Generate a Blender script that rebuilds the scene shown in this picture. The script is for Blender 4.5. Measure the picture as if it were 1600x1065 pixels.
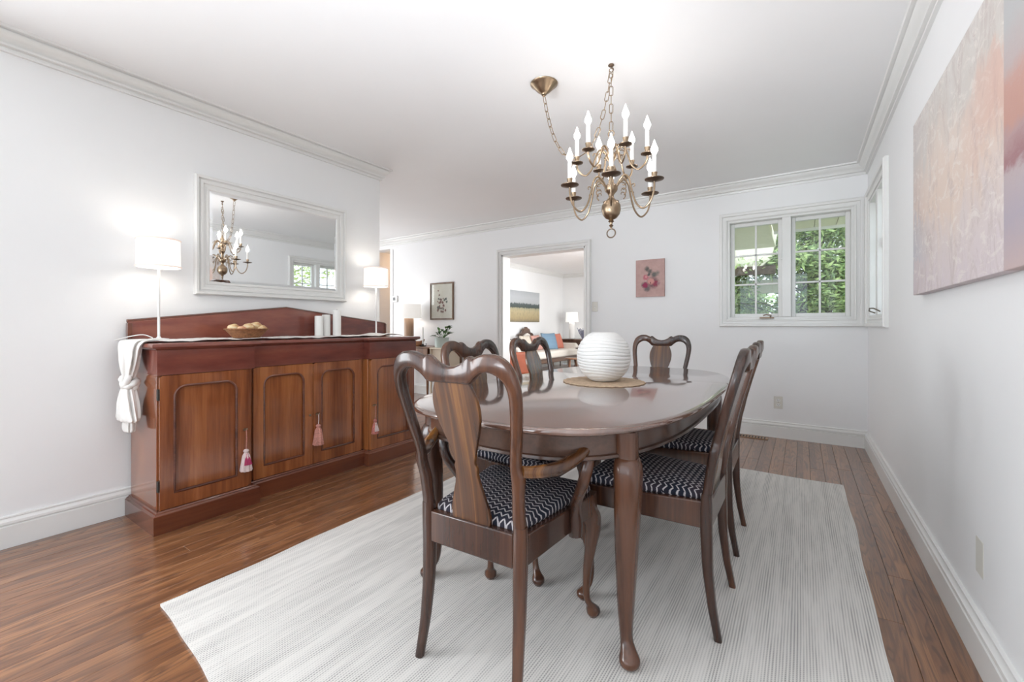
import bpy, bmesh, math, random
from math import sin, cos, pi, radians as R
from mathutils import Vector, Matrix
random.seed(7)
for o in list(bpy.data.objects): bpy.data.objects.remove(o)
S = bpy.context.scene; COL = S.collection

# ------------------------------------------------------------------ camera, world, lights, exposure
HCAM = 1.037; YAW = math.atan(453/675)
cam = bpy.data.cameras.new('camera'); camo = bpy.data.objects.new('camera', cam); COL.objects.link(camo)
camo.location = (0, 0, HCAM); camo.rotation_euler = (R(90), 0, YAW)
cam.sensor_width = 36; cam.sensor_fit = 'HORIZONTAL'; cam.lens = 36*675/1600
cam.shift_y = -24.5/1600; cam.clip_start = .02
S.camera = camo
S.view_settings.view_transform = 'Standard'; S.view_settings.look = 'None'
S.view_settings.gamma = 1; S.view_settings.use_curve_mapping = False
S.view_settings.exposure = 0.5
w = bpy.data.worlds.new('world'); S.world = w; w.use_nodes = True
bgn = w.node_tree.nodes['Background']; bgn.inputs[0].default_value = (.80, .89, 1, 1); bgn.inputs[1].default_value = 2.2
def area(name, loc, rot, sx, sy, power, col=(1, 1, 1)):
    l = bpy.data.lights.new(name, 'AREA'); l.shape = 'RECTANGLE'; l.size = sx; l.size_y = sy; l.energy = power; l.color = col
    o = bpy.data.objects.new(name, l); COL.objects.link(o); o.location = loc; o.rotation_euler = rot; return o
# added fill by the windowless left wall behind the camera (faces +X)
area('side_fill', (-3.02, -1.0, 1.25), (R(90), 0, R(-90)), 1.6, 1.5, 56, (.91, .955, 1))
# two added fill lamps behind the camera, brightening far ceiling and upper walls
f1 = area('ceiling_fill_low', (.1, -1.0, .3), (R(145), 0, 0), .6, .8, 6, (.90, .95, 1)); f1.data.spread = R(80)
f2 = area('ceiling_fill_high', (-.9, -1.7, .9), (R(117), 0, 0), .8, .8, 9, (.91, .95, 1)); f2.data.spread = R(60)
# added fill inside the closed living room (right side, out of view) and entry hall
area('living_fill', (-1.35, 7.6, 1.4), (R(90), 0, R(90)), 3.4, 1.8, 110, (.93, .965, 1))
area('hall_fill', (-6.45, 3.4, 1.3), (R(90), 0, R(-90)), 1.4, 1.9, 30, (.92, .96, 1))
def point(name, loc, power, col=(1, .82, .62), r=.03):
    l = bpy.data.lights.new(name, 'POINT'); l.energy = power; l.color = col; l.shadow_soft_size = r
    o = bpy.data.objects.new(name, l); COL.objects.link(o); o.location = loc; return o

# ------------------------------------------------------------------ helpers
def tag(o, label=None, cat=None, group=None, kind=None):
    if label: o['label'] = label
    if cat: o['category'] = cat
    if group: o['group'] = group
    if kind: o['kind'] = kind
    return o
def empty(name, loc=(0, 0, 0), rz=0, label=None, cat=None, group=None):
    o = bpy.data.objects.new(name, None); COL.objects.link(o); o.location = loc; o.rotation_euler = (0, 0, rz)
    o.empty_display_size = .05
    return tag(o, label, cat, group)
def kids(o): return [c for c in bpy.data.objects if c.parent == o]
def copy_tree(o, parent=None):
    ch = kids(o)
    c = o.copy(); COL.objects.link(c); c.parent = parent
    for k in ch: copy_tree(k, c)
    return c
class MB:
    def __init__(s): s.v = []; s.f = []
    def add(s, vs, fs):
        b = len(s.v); s.v += [tuple(x) for x in vs]; s.f += [tuple(b+i for i in f) for f in fs]; return s
    def box(s, x0, x1, y0, y1, z0, z1):
        if x0 > x1: x0, x1 = x1, x0
        if y0 > y1: y0, y1 = y1, y0
        return s.add([(x0,y0,z0),(x1,y0,z0),(x1,y1,z0),(x0,y1,z0),(x0,y0,z1),(x1,y0,z1),(x1,y1,z1),(x0,y1,z1)],
                     [(0,3,2,1),(4,5,6,7),(0,1,5,4),(1,2,6,5),(2,3,7,6),(3,0,4,7)])
    def lathe(s, prof, c=(0,0,0), n=24, rfun=None):
        vs = []; fs = []
        for r, z in prof:
            for i in range(n):
                a = 2*pi*i/n; rr = r if rfun is None else rfun(r, a, z)
                vs.append((c[0]+rr*cos(a), c[1]+rr*sin(a), c[2]+z))
        m = len(prof)
        for j in range(m-1):
            for i in range(n):
                k = (i+1) % n; fs.append((j*n+i, j*n+k, (j+1)*n+k, (j+1)*n+i))
        if prof[0][0] > 1e-5: fs.append(tuple(reversed(range(n))))
        if prof[-1][0] > 1e-5: fs.append(tuple((m-1)*n+i for i in range(n)))
        return s.add(vs, fs)
    def loft(s, rings, cap=True, closed=False):
        n = len(rings[0]); vs = [p for r in rings for p in r]; fs = []
        m = len(rings)
        for j in range(m if closed else m-1):
            jj = (j+1) % m
            for i in range(n):
                k = (i+1) % n; fs.append((j*n+i, j*n+k, jj*n+k, jj*n+i))
        if cap and not closed: fs += [tuple(reversed(range(n))), tuple((m-1)*n+i for i in range(n))]
        return s.add(vs, fs)
    def tube(s, pts, rad, n=8, closed=False, flat=1.0):
        pts = [Vector(p) for p in pts]; m = len(pts)
        if not hasattr(rad, '__len__'): rad = [rad]*m
        rings = []; up = None
        for i, p in enumerate(pts):
            a = pts[(i-1) % m] if (closed or i > 0) else p
            b = pts[(i+1) % m] if (closed or i < m-1) else p
            t = (b-a).normalized()
            if up is None:
                up = Vector((0,0,1)) if abs(t.z) < .9 else Vector((1,0,0))
            u = (up - t*up.dot(t)); u = u.normalized() if u.length > 1e-6 else t.orthogonal().normalized()
            up = u; q = t.cross(u)
            rings.append([p + (u*cos(2*pi*k/n) + q*sin(2*pi*k/n)*flat)*rad[i] for k in range(n)])
        return s.loft(rings, True, closed)
    def prism(s, poly, x0, x1, axis='x'):
        n = len(poly)
        def P(a, p):
            return {'x': (a, p[0], p[1]), 'y': (p[0], a, p[1]), 'z': (p[0], p[1], a)}[axis]
        return s.add([P(x0, p) for p in poly]+[P(x1, p) for p in poly],
                     [tuple(reversed(range(n))), tuple(range(n, 2*n))]+[(i, (i+1) % n, n+(i+1) % n, n+i) for i in range(n)])
    def build(s, name, mat, parent=None, bevel=0, smooth=40, sub=0, loc=None, kind=None, label=None, seg=2):
        me = bpy.data.meshes.new(name); me.from_pydata(s.v, [], s.f); me.update()
        bm = bmesh.new(); bm.from_mesh(me); bmesh.ops.recalc_face_normals(bm, faces=bm.faces); bm.to_mesh(me); bm.free()
        if mat: me.materials.append(mat)
        if smooth:
            for p in me.polygons: p.use_smooth = True
            me.set_sharp_from_angle(angle=R(smooth))
        o = bpy.data.objects.new(name, me); COL.objects.link(o); o.parent = parent
        if loc: o.location = loc
        if bevel:
            b = o.modifiers.new('b', 'BEVEL'); b.width = bevel; b.segments = seg; b.limit_method = 'ANGLE'; b.angle_limit = R(40)
        if sub:
            q = o.modifiers.new('s', 'SUBSURF'); q.levels = sub; q.render_levels = sub
        return tag(o, label, None, None, kind)
def crom(pts, n=6, closed=False):
    """Catmull-Rom through tuples of any length"""
    m = len(pts); out = []
    for i in range(m if closed else m-1):
        p0 = pts[(i-1) % m] if (closed or i > 0) else pts[i]; p1 = pts[i]; p2 = pts[(i+1) % m]
        p3 = pts[(i+2) % m] if (closed or i < m-2) else p2
        for k in range(n):
            t = k/n
            out.append(tuple(.5*((2*b)+(-a+c)*t+(2*a-5*b+4*c-d)*t*t+(-a+3*b-3*c+d)*t**3) for a, b, c, d in zip(p0, p1, p2, p3)))
    if not closed: out.append(tuple(pts[-1]))
    return out

# ------------------------------------------------------------------ materials
class Mt:
    def __init__(s, name, rough=.5, spec=.5, metal=0, coat=0, coat_rough=.1):
        s.m = bpy.data.materials.new(name); s.m.use_nodes = True; s.nt = s.m.node_tree; s.n = s.nt.nodes; s.b = s.n['Principled BSDF']
        s.b.inputs['Roughness'].default_value = rough; s.b.inputs['Specular IOR Level'].default_value = spec
        s.b.inputs['Metallic'].default_value = metal; s.b.inputs['Coat Weight'].default_value = coat; s.b.inputs['Coat Roughness'].default_value = coat_rough
    def add(s, t, **kw):
        x = s.n.new(t)
        for k, v in kw.items(): setattr(x, k, v)
        return x
    def l(s, a, b): s.nt.links.new(a, b)
    def math(s, op, a, b=None, c=None):
        x = s.add('ShaderNodeMath', operation=op)
        for i, q in enumerate((a, b, c)):
            if q is None: continue
            if isinstance(q, (int, float)): x.inputs[i].default_value = q
            else: s.l(q, x.inputs[i])
        return x.outputs[0]
    def coord(s, kind='Object', scale=(1,1,1), rot=(0,0,0)):
        tc = s.add('ShaderNodeTexCoord'); mp = s.add('ShaderNodeMapping'); mp.inputs['Scale'].default_value = scale; mp.inputs['Rotation'].default_value = rot
        s.l(tc.outputs[kind], mp.inputs[0]); return mp.outputs[0]
    def noise(s, vec, scale=5, detail=4, rough=.55, dist=0):
        x = s.add('ShaderNodeTexNoise'); x.inputs['Scale'].default_value = scale; x.inputs['Detail'].default_value = detail
        x.inputs['Roughness'].default_value = rough; x.inputs['Distortion'].default_value = dist; s.l(vec, x.inputs['Vector']); return x.outputs['Fac']
    def ramp(s, fac, stops):
        x = s.add('ShaderNodeValToRGB'); e = x.color_ramp.elements
        while len(e) < len(stops): e.new(.5)
        for i, (p, c) in enumerate(stops): e[i].position = p; e[i].color = (*c, 1)
        s.l(fac, x.inputs[0]); return x.outputs[0]
    def mix(s, fac, a, b, mode='MIX'):
        x = s.add('ShaderNodeMix', data_type='RGBA', blend_type=mode)
        for i, q in ((0, fac), (6, a), (7, b)):
            if isinstance(q, (int, float)): x.inputs[i].default_value = q
            elif isinstance(q, tuple): x.inputs[i].default_value = (*q, 1)
            else: s.l(q, x.inputs[i])
        return x.outputs[2]
    def base(s, c):
        if isinstance(c, tuple): s.b.inputs['Base Color'].default_value = (*c, 1)
        else: s.l(c, s.b.inputs['Base Color'])
        return s
    def bump(s, h, strength=.2, dist=.002):
        x = s.add('ShaderNodeBump'); x.inputs['Strength'].default_value = strength; x.inputs['Distance'].default_value = dist
        s.l(h, x.inputs['Height']); s.l(x.outputs[0], s.b.inputs['Normal']); return s
def plain(name, col, rough=.5, var=.04, scale=6, bump=0, bscale=60, **kw):
    m = Mt(name, rough, **kw); v = m.coord()
    n = m.noise(v, scale, 3)
    m.base(m.ramp(n, [(.3, tuple(max(0, c*(1-var)) for c in col)), (.7, tuple(min(1, c*(1+var)) for c in col))]))
    if bump: m.bump(m.noise(v, bscale, 2), bump, .001)
    return m.m
def wood(name, dark, mid, light, axis='z', rough=.28, coat=.5, fig=1.0, ws=1.0, ysc=1.0):
    m = Mt(name, rough, coat=coat, coat_rough=.08)
    sc = {'z': (22*ws, 22*ws*ysc, 1.2*ysc), 'y': (22*ws, 1.2, 22*ws*ysc), 'x': (1.2, 22*ws, 22*ws)}[axis]
    a = m.noise(m.coord(scale=tuple(q*.35 for q in sc)), 1.0, 3, .5, .6*fig)
    b = m.noise(m.coord(scale=tuple(q*3.2 for q in sc)), 1.0, 4, .6, .2)
    f = m.math('ADD', m.math('MULTIPLY', a, .7), m.math('MULTIPLY', b, .3))
    m.base(m.ramp(f, [(.36, dark), (.5, mid), (.64, light)])); m.bump(b, .04, .001)
    return m.m
M = {}
M['wall'] = plain('wall_paint', (.865, .865, .865), .6, .006, 3, .03, 180)
M['ceil'] = plain('ceiling_paint', (.90, .90, .90), .75, .006, 3, .03, 120)
M['trim'] = plain('trim_paint', (.80, .795, .775), .32, .01, 5)
M['warm'] = plain('cream_hall_paint', (.80, .66, .48), .6, .02)
M['dark'] = wood('dark_mahogany', (.022, .010, .007), (.055, .022, .013), (.11, .043, .021), 'z', .26, .35)
M['splat'] = wood('figured_mahogany', (.022, .009, .006), (.095, .036, .012), (.36, .15, .036), 'z', .24, .4, .15, 1.2, .1)
M['tabletop'] = wood('tabletop_mahogany', (.075, .038, .028), (.13, .066, .047), (.19, .094, .066), 'y', .18, .8, .5, .6, .06)
M['tabletop'].node_tree.nodes['Principled BSDF'].inputs['Coat IOR'].default_value = 2.1; M['tabletop'].node_tree.nodes['Principled BSDF'].inputs['Coat Weight'].default_value = 1
M['apron'] = wood('apron_mahogany', (.045, .022, .015), (.085, .042, .027), (.13, .062, .038), 'y', .3, .4, .5)
M['side'] = wood('red_mahogany', (.15, .040, .013), (.27, .080, .025), (.41, .145, .045), 'z', .26, .8, .5)
M['side'].node_tree.nodes['Principled BSDF'].inputs['Coat IOR'].default_value = 1.7
M['side_h'] = wood('red_mahogany_crotch', (.105, .028, .023), (.21, .058, .040), (.31, .105, .066), 'y', .22, .55, 1.6, .25)
M['side_d'] = wood('dark_red_mahogany', (.07, .018, .010), (.12, .033, .016), (.17, .05, .022), 'y', .24, .5)
M['brass'] = Mt('aged_brass', .32, metal=1).base((.33, .245, .165)).m
M['bronze'] = Mt('dark_bronze', .4, metal=1).base((.20, .15, .11)).m
M['iron'] = Mt('dark_iron', .5, metal=.6).base((.05, .045, .04)).m
M['white'] = plain('white_ceramic', (.82, .81, .79), .6, .01)
M['whitemetal'] = plain('white_metal', (.85, .84, .82), .35, .01)
M['wax'] = plain('white_wax', (.86, .85, .82), .5, .01)
M['cloth'] = plain('white_gauze', (.84, .82, .79), .9, .03, 12, .5, 240)
M['plate'] = plain('ivory_plastic', (.70, .68, .62), .4, .01)
M['slot'] = plain('black_slot', (.02, .02, .02), .6)
def emis(name, col, strength, base=(.9, .9, .88)):
    m = Mt(name, .6); m.base(base); m.b.inputs['Emission Color'].default_value = (*col, 1); m.b.inputs['Emission Strength'].default_value = strength; return m.m
M['bulb'] = emis('lit_flame_bulb', (1, .95, .90), 17)
M['bulb2'] = emis('lit_round_bulb', (1, .92, .84), 20)
M['shade'] = emis('lit_fabric_shade', (1, .93, .86), .42)
M['shade_d'] = emis('lit_linen_drum_shade', (1, .95, .89), .30)
def glass_m():
    m = bpy.data.materials.new('window_glass'); m.use_nodes = True; nt = m.node_tree; nt.nodes.clear()
    o = nt.nodes.new('ShaderNodeOutputMaterial'); mx = nt.nodes.new('ShaderNodeMixShader'); t = nt.nodes.new('ShaderNodeBsdfTransparent')
    g = nt.nodes.new('ShaderNodeBsdfGlossy'); g.inputs['Roughness'].default_value = .01; lw = nt.nodes.new('ShaderNodeLayerWeight'); lw.inputs[0].default_value = .5; pw = nt.nodes.new('ShaderNodeMath'); pw.operation = 'POWER'; pw.inputs[1].default_value = 5; fr = nt.nodes.new('ShaderNodeMath'); fr.operation = 'MULTIPLY_ADD'; fr.inputs[1].default_value = .92; fr.inputs[2].default_value = .045; nt.links.new(lw.outputs['Facing'], pw.inputs[0]); nt.links.new(pw.outputs[0], fr.inputs[0])
    t.inputs[0].default_value = (.97, .985, .98, 1)
    nt.links.new(fr.outputs[0], mx.inputs[0]); nt.links.new(t.outputs[0], mx.inputs[1]); nt.links.new(g.outputs[0], mx.inputs[2]); nt.links.new(mx.outputs[0], o.inputs[0]); return m
M['glass'] = glass_m()
M['mirror'] = Mt('silvered_glass', .015, metal=1).base((.90, .91, .91)).m
def floor_m(name='oak_strip', scale=1.0):
    m = Mt(name, .30, coat=.8, coat_rough=.12)
    g = m.add('ShaderNodeNewGeometry'); oi = m.add('ShaderNodeObjectInfo')
    sep = m.add('ShaderNodeSeparateXYZ'); m.l(g.outputs['Position'], sep.inputs[0])
    row = m.math('FLOOR', m.math('DIVIDE', m.math('ADD', sep.outputs[0], 20), .082))
    wn = m.add('ShaderNodeTexWhiteNoise', noise_dimensions='2D'); cv = m.add('ShaderNodeCombineXYZ'); m.l(row, cv.inputs[0]); m.l(oi.outputs['Random'], cv.inputs[1]); m.l(cv.outputs[0], wn.inputs['Vector'])
    r = wn.outputs['Value']
    off = m.add('ShaderNodeCombineXYZ'); m.l(m.math('MULTIPLY', r, 37.0), off.inputs[0]); m.l(m.math('MULTIPLY', r, 91.0), off.inputs[1]); m.l(m.math('MULTIPLY', r, 9.0), off.inputs[2])
    va = m.add('ShaderNodeVectorMath', operation='ADD'); m.l(g.outputs['Position'], va.inputs[0]); m.l(off.outputs[0], va.inputs[1])
    def mp(sc):
        x = m.add('ShaderNodeMapping'); x.inputs['Scale'].default_value = sc; m.l(va.outputs[0], x.inputs[0]); return x.outputs[0]
    a = m.noise(mp((7, .9, 1)), 1, 2, .45, 2.0)
    rings = m.math('FRACT', m.math('MULTIPLY', a, 8.0))
    rings = m.math('SMOOTH_MIN', rings, m.math('MULTIPLY', m.math('SUBTRACT', 1.0, rings), 3.0), .1)
    pores = m.noise(mp((190, 5, 1)), 1, 4, .65)
    broad = m.noise(mp((2.2, .5, 1)), 1, 2, .5)
    c = m.ramp(m.math('ADD', m.math('MULTIPLY', r, .5), m.math('MULTIPLY', broad, .5)), [(.2, (.17, .068, .028)), (.5, (.27, .115, .047)), (.8, (.38, .175, .075))])
    c = m.mix(m.math('MULTIPLY', m.ramp(rings, [(0, (1, 1, 1)), (.45, (0, 0, 0))]), .75), c, (.10, .038, .015))
    c = m.mix(m.math('MULTIPLY', m.ramp(pores, [(.35, (1, 1, 1)), (.55, (0, 0, 0))]), .5), c, (.10, .038, .015))
    m.base(c); m.bump(pores, .05, .001); return m.m
M['floor'] = floor_m()
def fabric_m():
    m = Mt('navy_zigzag_upholstery', .9, spec=.2)
    tc = m.add('ShaderNodeTexCoord'); sep = m.add('ShaderNodeSeparateXYZ'); m.l(tc.outputs['Object'], sep.inputs[0])
    x, y = sep.outputs[0], sep.outputs[1]
    tri = m.math('PINGPONG', m.math('ADD', x, 1.0), .0125)
    v = m.math('ADD', y, m.math('MULTIPLY', tri, 1.05)); v = m.math('FRACT', m.math('DIVIDE', m.math('ADD', v, 1.0), .0200))
    n = m.noise(tc.outputs['Object'], 420, 2)
    st = m.math('LESS_THAN', v, m.math('ADD', .12, m.math('MULTIPLY', n, .30)))
    gap = m.math('GREATER_THAN', m.math('FRACT', m.math('DIVIDE', m.math('ADD', x, 1.0), .0125)), .08)
    st = m.math('MULTIPLY', st, gap)
    big = m.noise(tc.outputs['Object'], 9, 2)
    dark = m.ramp(big, [(.35, (.018, .021, .034)), (.65, (.040, .032, .042))])
    c = m.mix(st, dark, (.50, .47, .48))
    m.base(c); m.bump(st, .25, .001); return m.m
M['fabric'] = fabric_m()
def rug_m():
    m = Mt('ribbed_cream_rug', .95, spec=.1)
    tc = m.add('ShaderNodeTexCoord'); sep = m.add('ShaderNodeSeparateXYZ'); m.l(tc.outputs['Object'], sep.inputs[0]); x, y = sep.outputs[0], sep.outputs[1]
    mp = m.add('ShaderNodeMapping'); mp.inputs['Scale'].default_value = (1, .07, 1); m.l(tc.outputs['Object'], mp.inputs[0])
    wob = m.noise(mp.outputs[0], 14, 2)
    xx = m.math('ADD', x, m.math('MULTIPLY', wob, .012))
    rib = m.math('SINE', m.math('MULTIPLY', xx, 2*pi/.0085))
    dots = m.math('SINE', m.math('ADD', m.math('MULTIPLY', y, 2*pi/.0085), m.math('MULTIPLY', m.math('FLOOR', m.math('DIVIDE', xx, .0085)), 3.1)))
    band = m.noise(mp.outputs[0], 30, 3, .7)
    k = m.math('MULTIPLY', m.math('ADD', m.math('MULTIPLY', rib, .5), .5), m.math('ADD', m.math('MULTIPLY', dots, .3), .7))
    k = m.math('MULTIPLY', k, m.ramp(band, [(.38, (.25, .25, .25)), (.62, (1, 1, 1))]))
    c = m.ramp(k, [(.05, (.74, .715, .68)), (.85, (.31, .30, .29))])
    m.base(c); m.bump(m.math('SUBTRACT', 1.0, k), .35, .002); return m.m
M['rug'] = rug_m()

# ------------------------------------------------------------------ room shell
XL, XR, YB, YF, H = -3.09, .46, 4.69, -2.0, 2.41
def wallbox(name, plane, c0, c1, u0, u1, z0, z1, holes=(), mat=None):
    us = sorted({u0, u1, *[h[0] for h in holes], *[h[1] for h in holes]}); zs = sorted({z0, z1, *[h[2] for h in holes], *[h[3] for h in holes]})
    m = MB()
    for i in range(len(us)-1):
        for j in range(len(zs)-1):
            a, b, c, d = us[i], us[i+1], zs[j], zs[j+1]
            if any(h[0] <= a and b <= h[1] and h[2] <= c and d <= h[3] for h in holes): continue
            if plane == 'y': m.box(a, b, c0, c1, c, d)
            else: m.box(c0, c1, a, b, c, d)
    o = m.build(name, mat or M['wall'], smooth=0); return tag(o, kind='structure')
WB = (-.605, .37, 1.095, 2.05)          # back window opening: x0,x1,z0,z1
WR = (3.70, 4.55, 1.095, 2.05)          # right window opening: y0,y1
DR = (-3.31, -2.11, 0, 1.965)           # doorway
wallbox('wall_back', 'y', YB, YB+.16, -5.50, XR+.16, 0, H, [WB, DR])
wallbox('wall_right', 'x', XR, XR+.16, YF, YB, 0, H, [WR])
wallbox('wall_left', 'x', XL-.12, XL, YF, 2.51, 0, H)
wallbox('wall_front', 'y', YF-.14, YF, XL, XR, 0, H, [(-2.75, .15, .2, 2.25)])
# entry hall and living room shells
wallbox('wall_hall_near', 'y', 2.30, 2.42, -6.7, XL-.12, 0, H)
wallbox('wall_hall_left', 'x', -6.75, -6.6, 2.42, 7.2, 0, H)
wallbox('wall_hall_end', 'y', 7.2, 7.3, -6.7, -5.4, 0, H)
wallbox('wall_hall_header', 'y', YB, YB+.16, -6.6, -5.5, 2.27, H)
wallbox('wall_living_left', 'x', -5.52, -5.38, YB+.16, 10.5, 0, H)
wallbox('wall_living_back', 'y', 10.5, 10.62, -5.5, -1.2, 0, H)
wallbox('wall_living_right', 'x', -1.28, -1.16, YB+.16, 10.5, 0, H)
tag(MB().box(-6.8, XR+.2, YF-.2, 4.9, H, H+.1).box(-6.8, -1.1, 4.9, 10.7, H, H+.1).build('ceiling', M['ceil'], smooth=0), kind='structure')
fl = tag(MB().box(-6.8, XR+.2, YF-.2, 4.9, -.08, -.012).box(-6.8, -1.1, 4.9, 10.7, -.08, -.012).build('floor', M['side_d'], smooth=0), kind='structure')
# planks: every board of the dining room is a part of the floor
PW = .082
def plank_mesh(L):
    w2 = PW/2-.0006; e = .0012
    v = [(-w2, 0, -.012), (w2, 0, -.012), (w2, L, -.012), (-w2, L, -.012), (-w2, 0, -e), (w2, 0, -e), (w2, L, -e), (-w2, L, -e),
         (-w2+e, e, 0), (w2-e, e, 0), (w2-e, L-e, 0), (-w2+e, L-e, 0)]
    f = [(0,1,5,4), (1,2,6,5), (2,3,7,6), (3,0,4,7), (4,5,9,8), (5,6,10,9), (6,7,11,10), (7,4,8,11), (8,9,10,11)]
    me = bpy.data.meshes.new('plank'); me.from_pydata(v, [], f); me.materials.append(M['floor']); me.update(); return me, v, f
LENS = [.55, .8, 1.05, 1.3, 1.6, 1.9]; PM = {L: plank_mesh(L) for L in LENS}
x = XR-.001-PW/2; rest = MB(); last = -9
while x > -6.6:
    y = .12 - random.random()*.5 if x > XL else 2.42
    yend = 4.69
    row = []
    while y < yend:
        L = random.choice(LENS[2:] if x > XL-.05 else LENS)
        if y+L > yend: L = min(LENS, key=lambda q: abs(q-(yend-y))) if yend-y > .5 else .55
        if x > XL-.04:
            o = bpy.data.objects.new('plank', PM[L][0]); COL.objects.link(o); o.location = (x, y, 0); o.parent = fl
        else:
            rest.add([(a+x, b+y, c) for a, b, c in PM[L][1]], PM[L][2])
        y += L+.0008
    x -= PW
rest.build('far_planks', M['floor'], fl, smooth=0, kind='stuff')
m = MB()      # floor behind the camera and in the living room, joined
x = XR-.001-PW/2
while x > XL: m.add([(a+x, (b*1.05)-2.02, c-.0008) for a, b, c in PM[1.9][1]], PM[1.9][2]); x -= PW
x = -1.3
while x > -6.6:
    for k in range(3): m.add([(a+x, b+4.71+k*1.902+(0 if k else 0), c-.0006) for a, b, c in PM[1.9][1]], PM[1.9][2])
    x -= PW
m.build('outer_planks', M['floor'], fl, smooth=0, kind='stuff')

# mouldings: profile [(offset into room, z)]
def mould(name, p0, p1, n, prof, m0=1, m1=1, mat=None):
    p0 = Vector((*p0, 0)); p1 = Vector((*p1, 0)); n = Vector((*n, 0)); t = (p1-p0).normalized()
    A = [p0 + n*o + t*(m0*o) + Vector((0, 0, z)) for o, z in prof]; B = [p1 + n*o - t*(m1*o) + Vector((0, 0, z)) for o, z in prof]
    o = MB().loft([A, B]).build(name, mat or M['trim'], smooth=30); return tag(o, kind='structure')
crown = [(0, 2.310), (.016, 2.310), (.018, 2.318), (.010, 2.322), (.012, 2.330), (.030, 2.334), (.033, 2.342), (.024, 2.346), (.030, 2.356), (.044, 2.364), (.056, 2.376), (.062, 2.388), (.054, 2.391), (.056, 2.396), (.078, 2.398), (.082, H), (0, H)]
base = [(0, 0), (.022, 0), (.022, .100), (.014, .104), (.014, .108), (.021, .111), (.020, .122), (.012, .130), (.010, .136), (.013, .139), (.012, .145), (0, .146)]
k = 0
def crownseg(*a, **b):
    global k; k += 1; mould('trim_%d' % k, *a, prof=crown, **b)
crownseg((-6.6, YB), (XR, YB), (0, -1)); crownseg((XR, YB), (XR, YF), (-1, 0)); crownseg((XL, YF), (XL, 2.51), (1, 0), m1=-1)
crownseg((XL, 2.51), (XL-.12, 2.51), (0, 1), m0=-1, m1=0); crownseg((XR, YF), (XL, YF), (0, 1))
crownseg((-5.38, YB+.16), (-5.38, 10.5), (1, 0)); crownseg((-5.38, 10.5), (-1.28, 10.5), (0, -1))
mould('baseboard_back', (DR[1]+.075, YB), (XR, YB), (0, -1), base, 0, 1)
mould('baseboard_back_left', (-5.50, YB), (DR[0]-.075, YB), (0, -1), base, 0, 0)
mould('baseboard_right', (XR, YB), (XR, YF), (-1, 0), base)
mould('baseboard_left', (XL, YF), (XL, 2.51), (1, 0), base, 1, -1)
mould('baseboard_left_end', (XL, 2.51), (XL-.12, 2.51), (0, 1), base, -1, 0)
mould('baseboard_living', (-5.38, YB+.16), (-5.38, 10.5), (1, 0), base)
mould('baseboard_living_back', (-5.38, 10.5), (-1.28, 10.5), (0, -1), base)

# casings built as mitred frames round a rectangle; prof: (distance outward from opening, depth off the wall)
def casing(name, rect, plane, wallc, sgn, prof, mat=None, parent=None, kind='structure', bottom=True):
    u0, u1, z0, z1 = rect; rings = []
    corners = [(u0, z0, -1, -1), (u1, z0, 1, -1), (u1, z1, 1, 1), (u0, z1, -1, 1)]
    if not bottom: corners = [(u0, z0, -1, 0), (u0, z1, -1, 1), (u1, z1, 1, 1), (u1, z0, 1, 0)]
    for (u, z, su, sz) in corners:
        ring = []
        for d, t in prof:
            uu, zz, c = u+su*d, z+sz*d, wallc+sgn*t
            ring.append((uu, c, zz) if plane == 'y' else (c, uu, zz))
        rings.append(ring)
    o = MB().loft(rings, cap=not bottom, closed=bottom).build(name, mat or M['trim'], parent, smooth=30)
    return tag(o, kind=kind) if kind else o
cas = [(0, 0), (0, .012), (.010, .018), (.014, .018), (.016, .011), (.036, .014), (.040, .014), (.043, .026), (.050, .030), (.064, .030), (.068, .022), (.072, .020), (.073, 0)]
casing('door_1', DR, 'y', YB, -1, cas, bottom=False)
jm = MB().box(DR[0], DR[0]+.02, YB-.004, YB+.166, 0, DR[3]).box(DR[1]-.02, DR[1], YB-.004, YB+.166, 0, DR[3]).box(DR[0], DR[1], YB-.004, YB+.166, DR[3]-.02, DR[3])
tag(jm.build('door_1_jamb', M['trim'], bevel=.002), kind='structure')
mould('trim_20', (-5.50, YB), (-5.50, YB+.14), (-1, 0), [(0, 0), (.016, 0), (.016, 2.27), (0, 2.27)], 0, 0)
tag(MB().box(-5.50, -5.44, YB-.010, YB, 0, 2.25).build('trim_21', M['wall'], bevel=.003), kind='structure')

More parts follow.
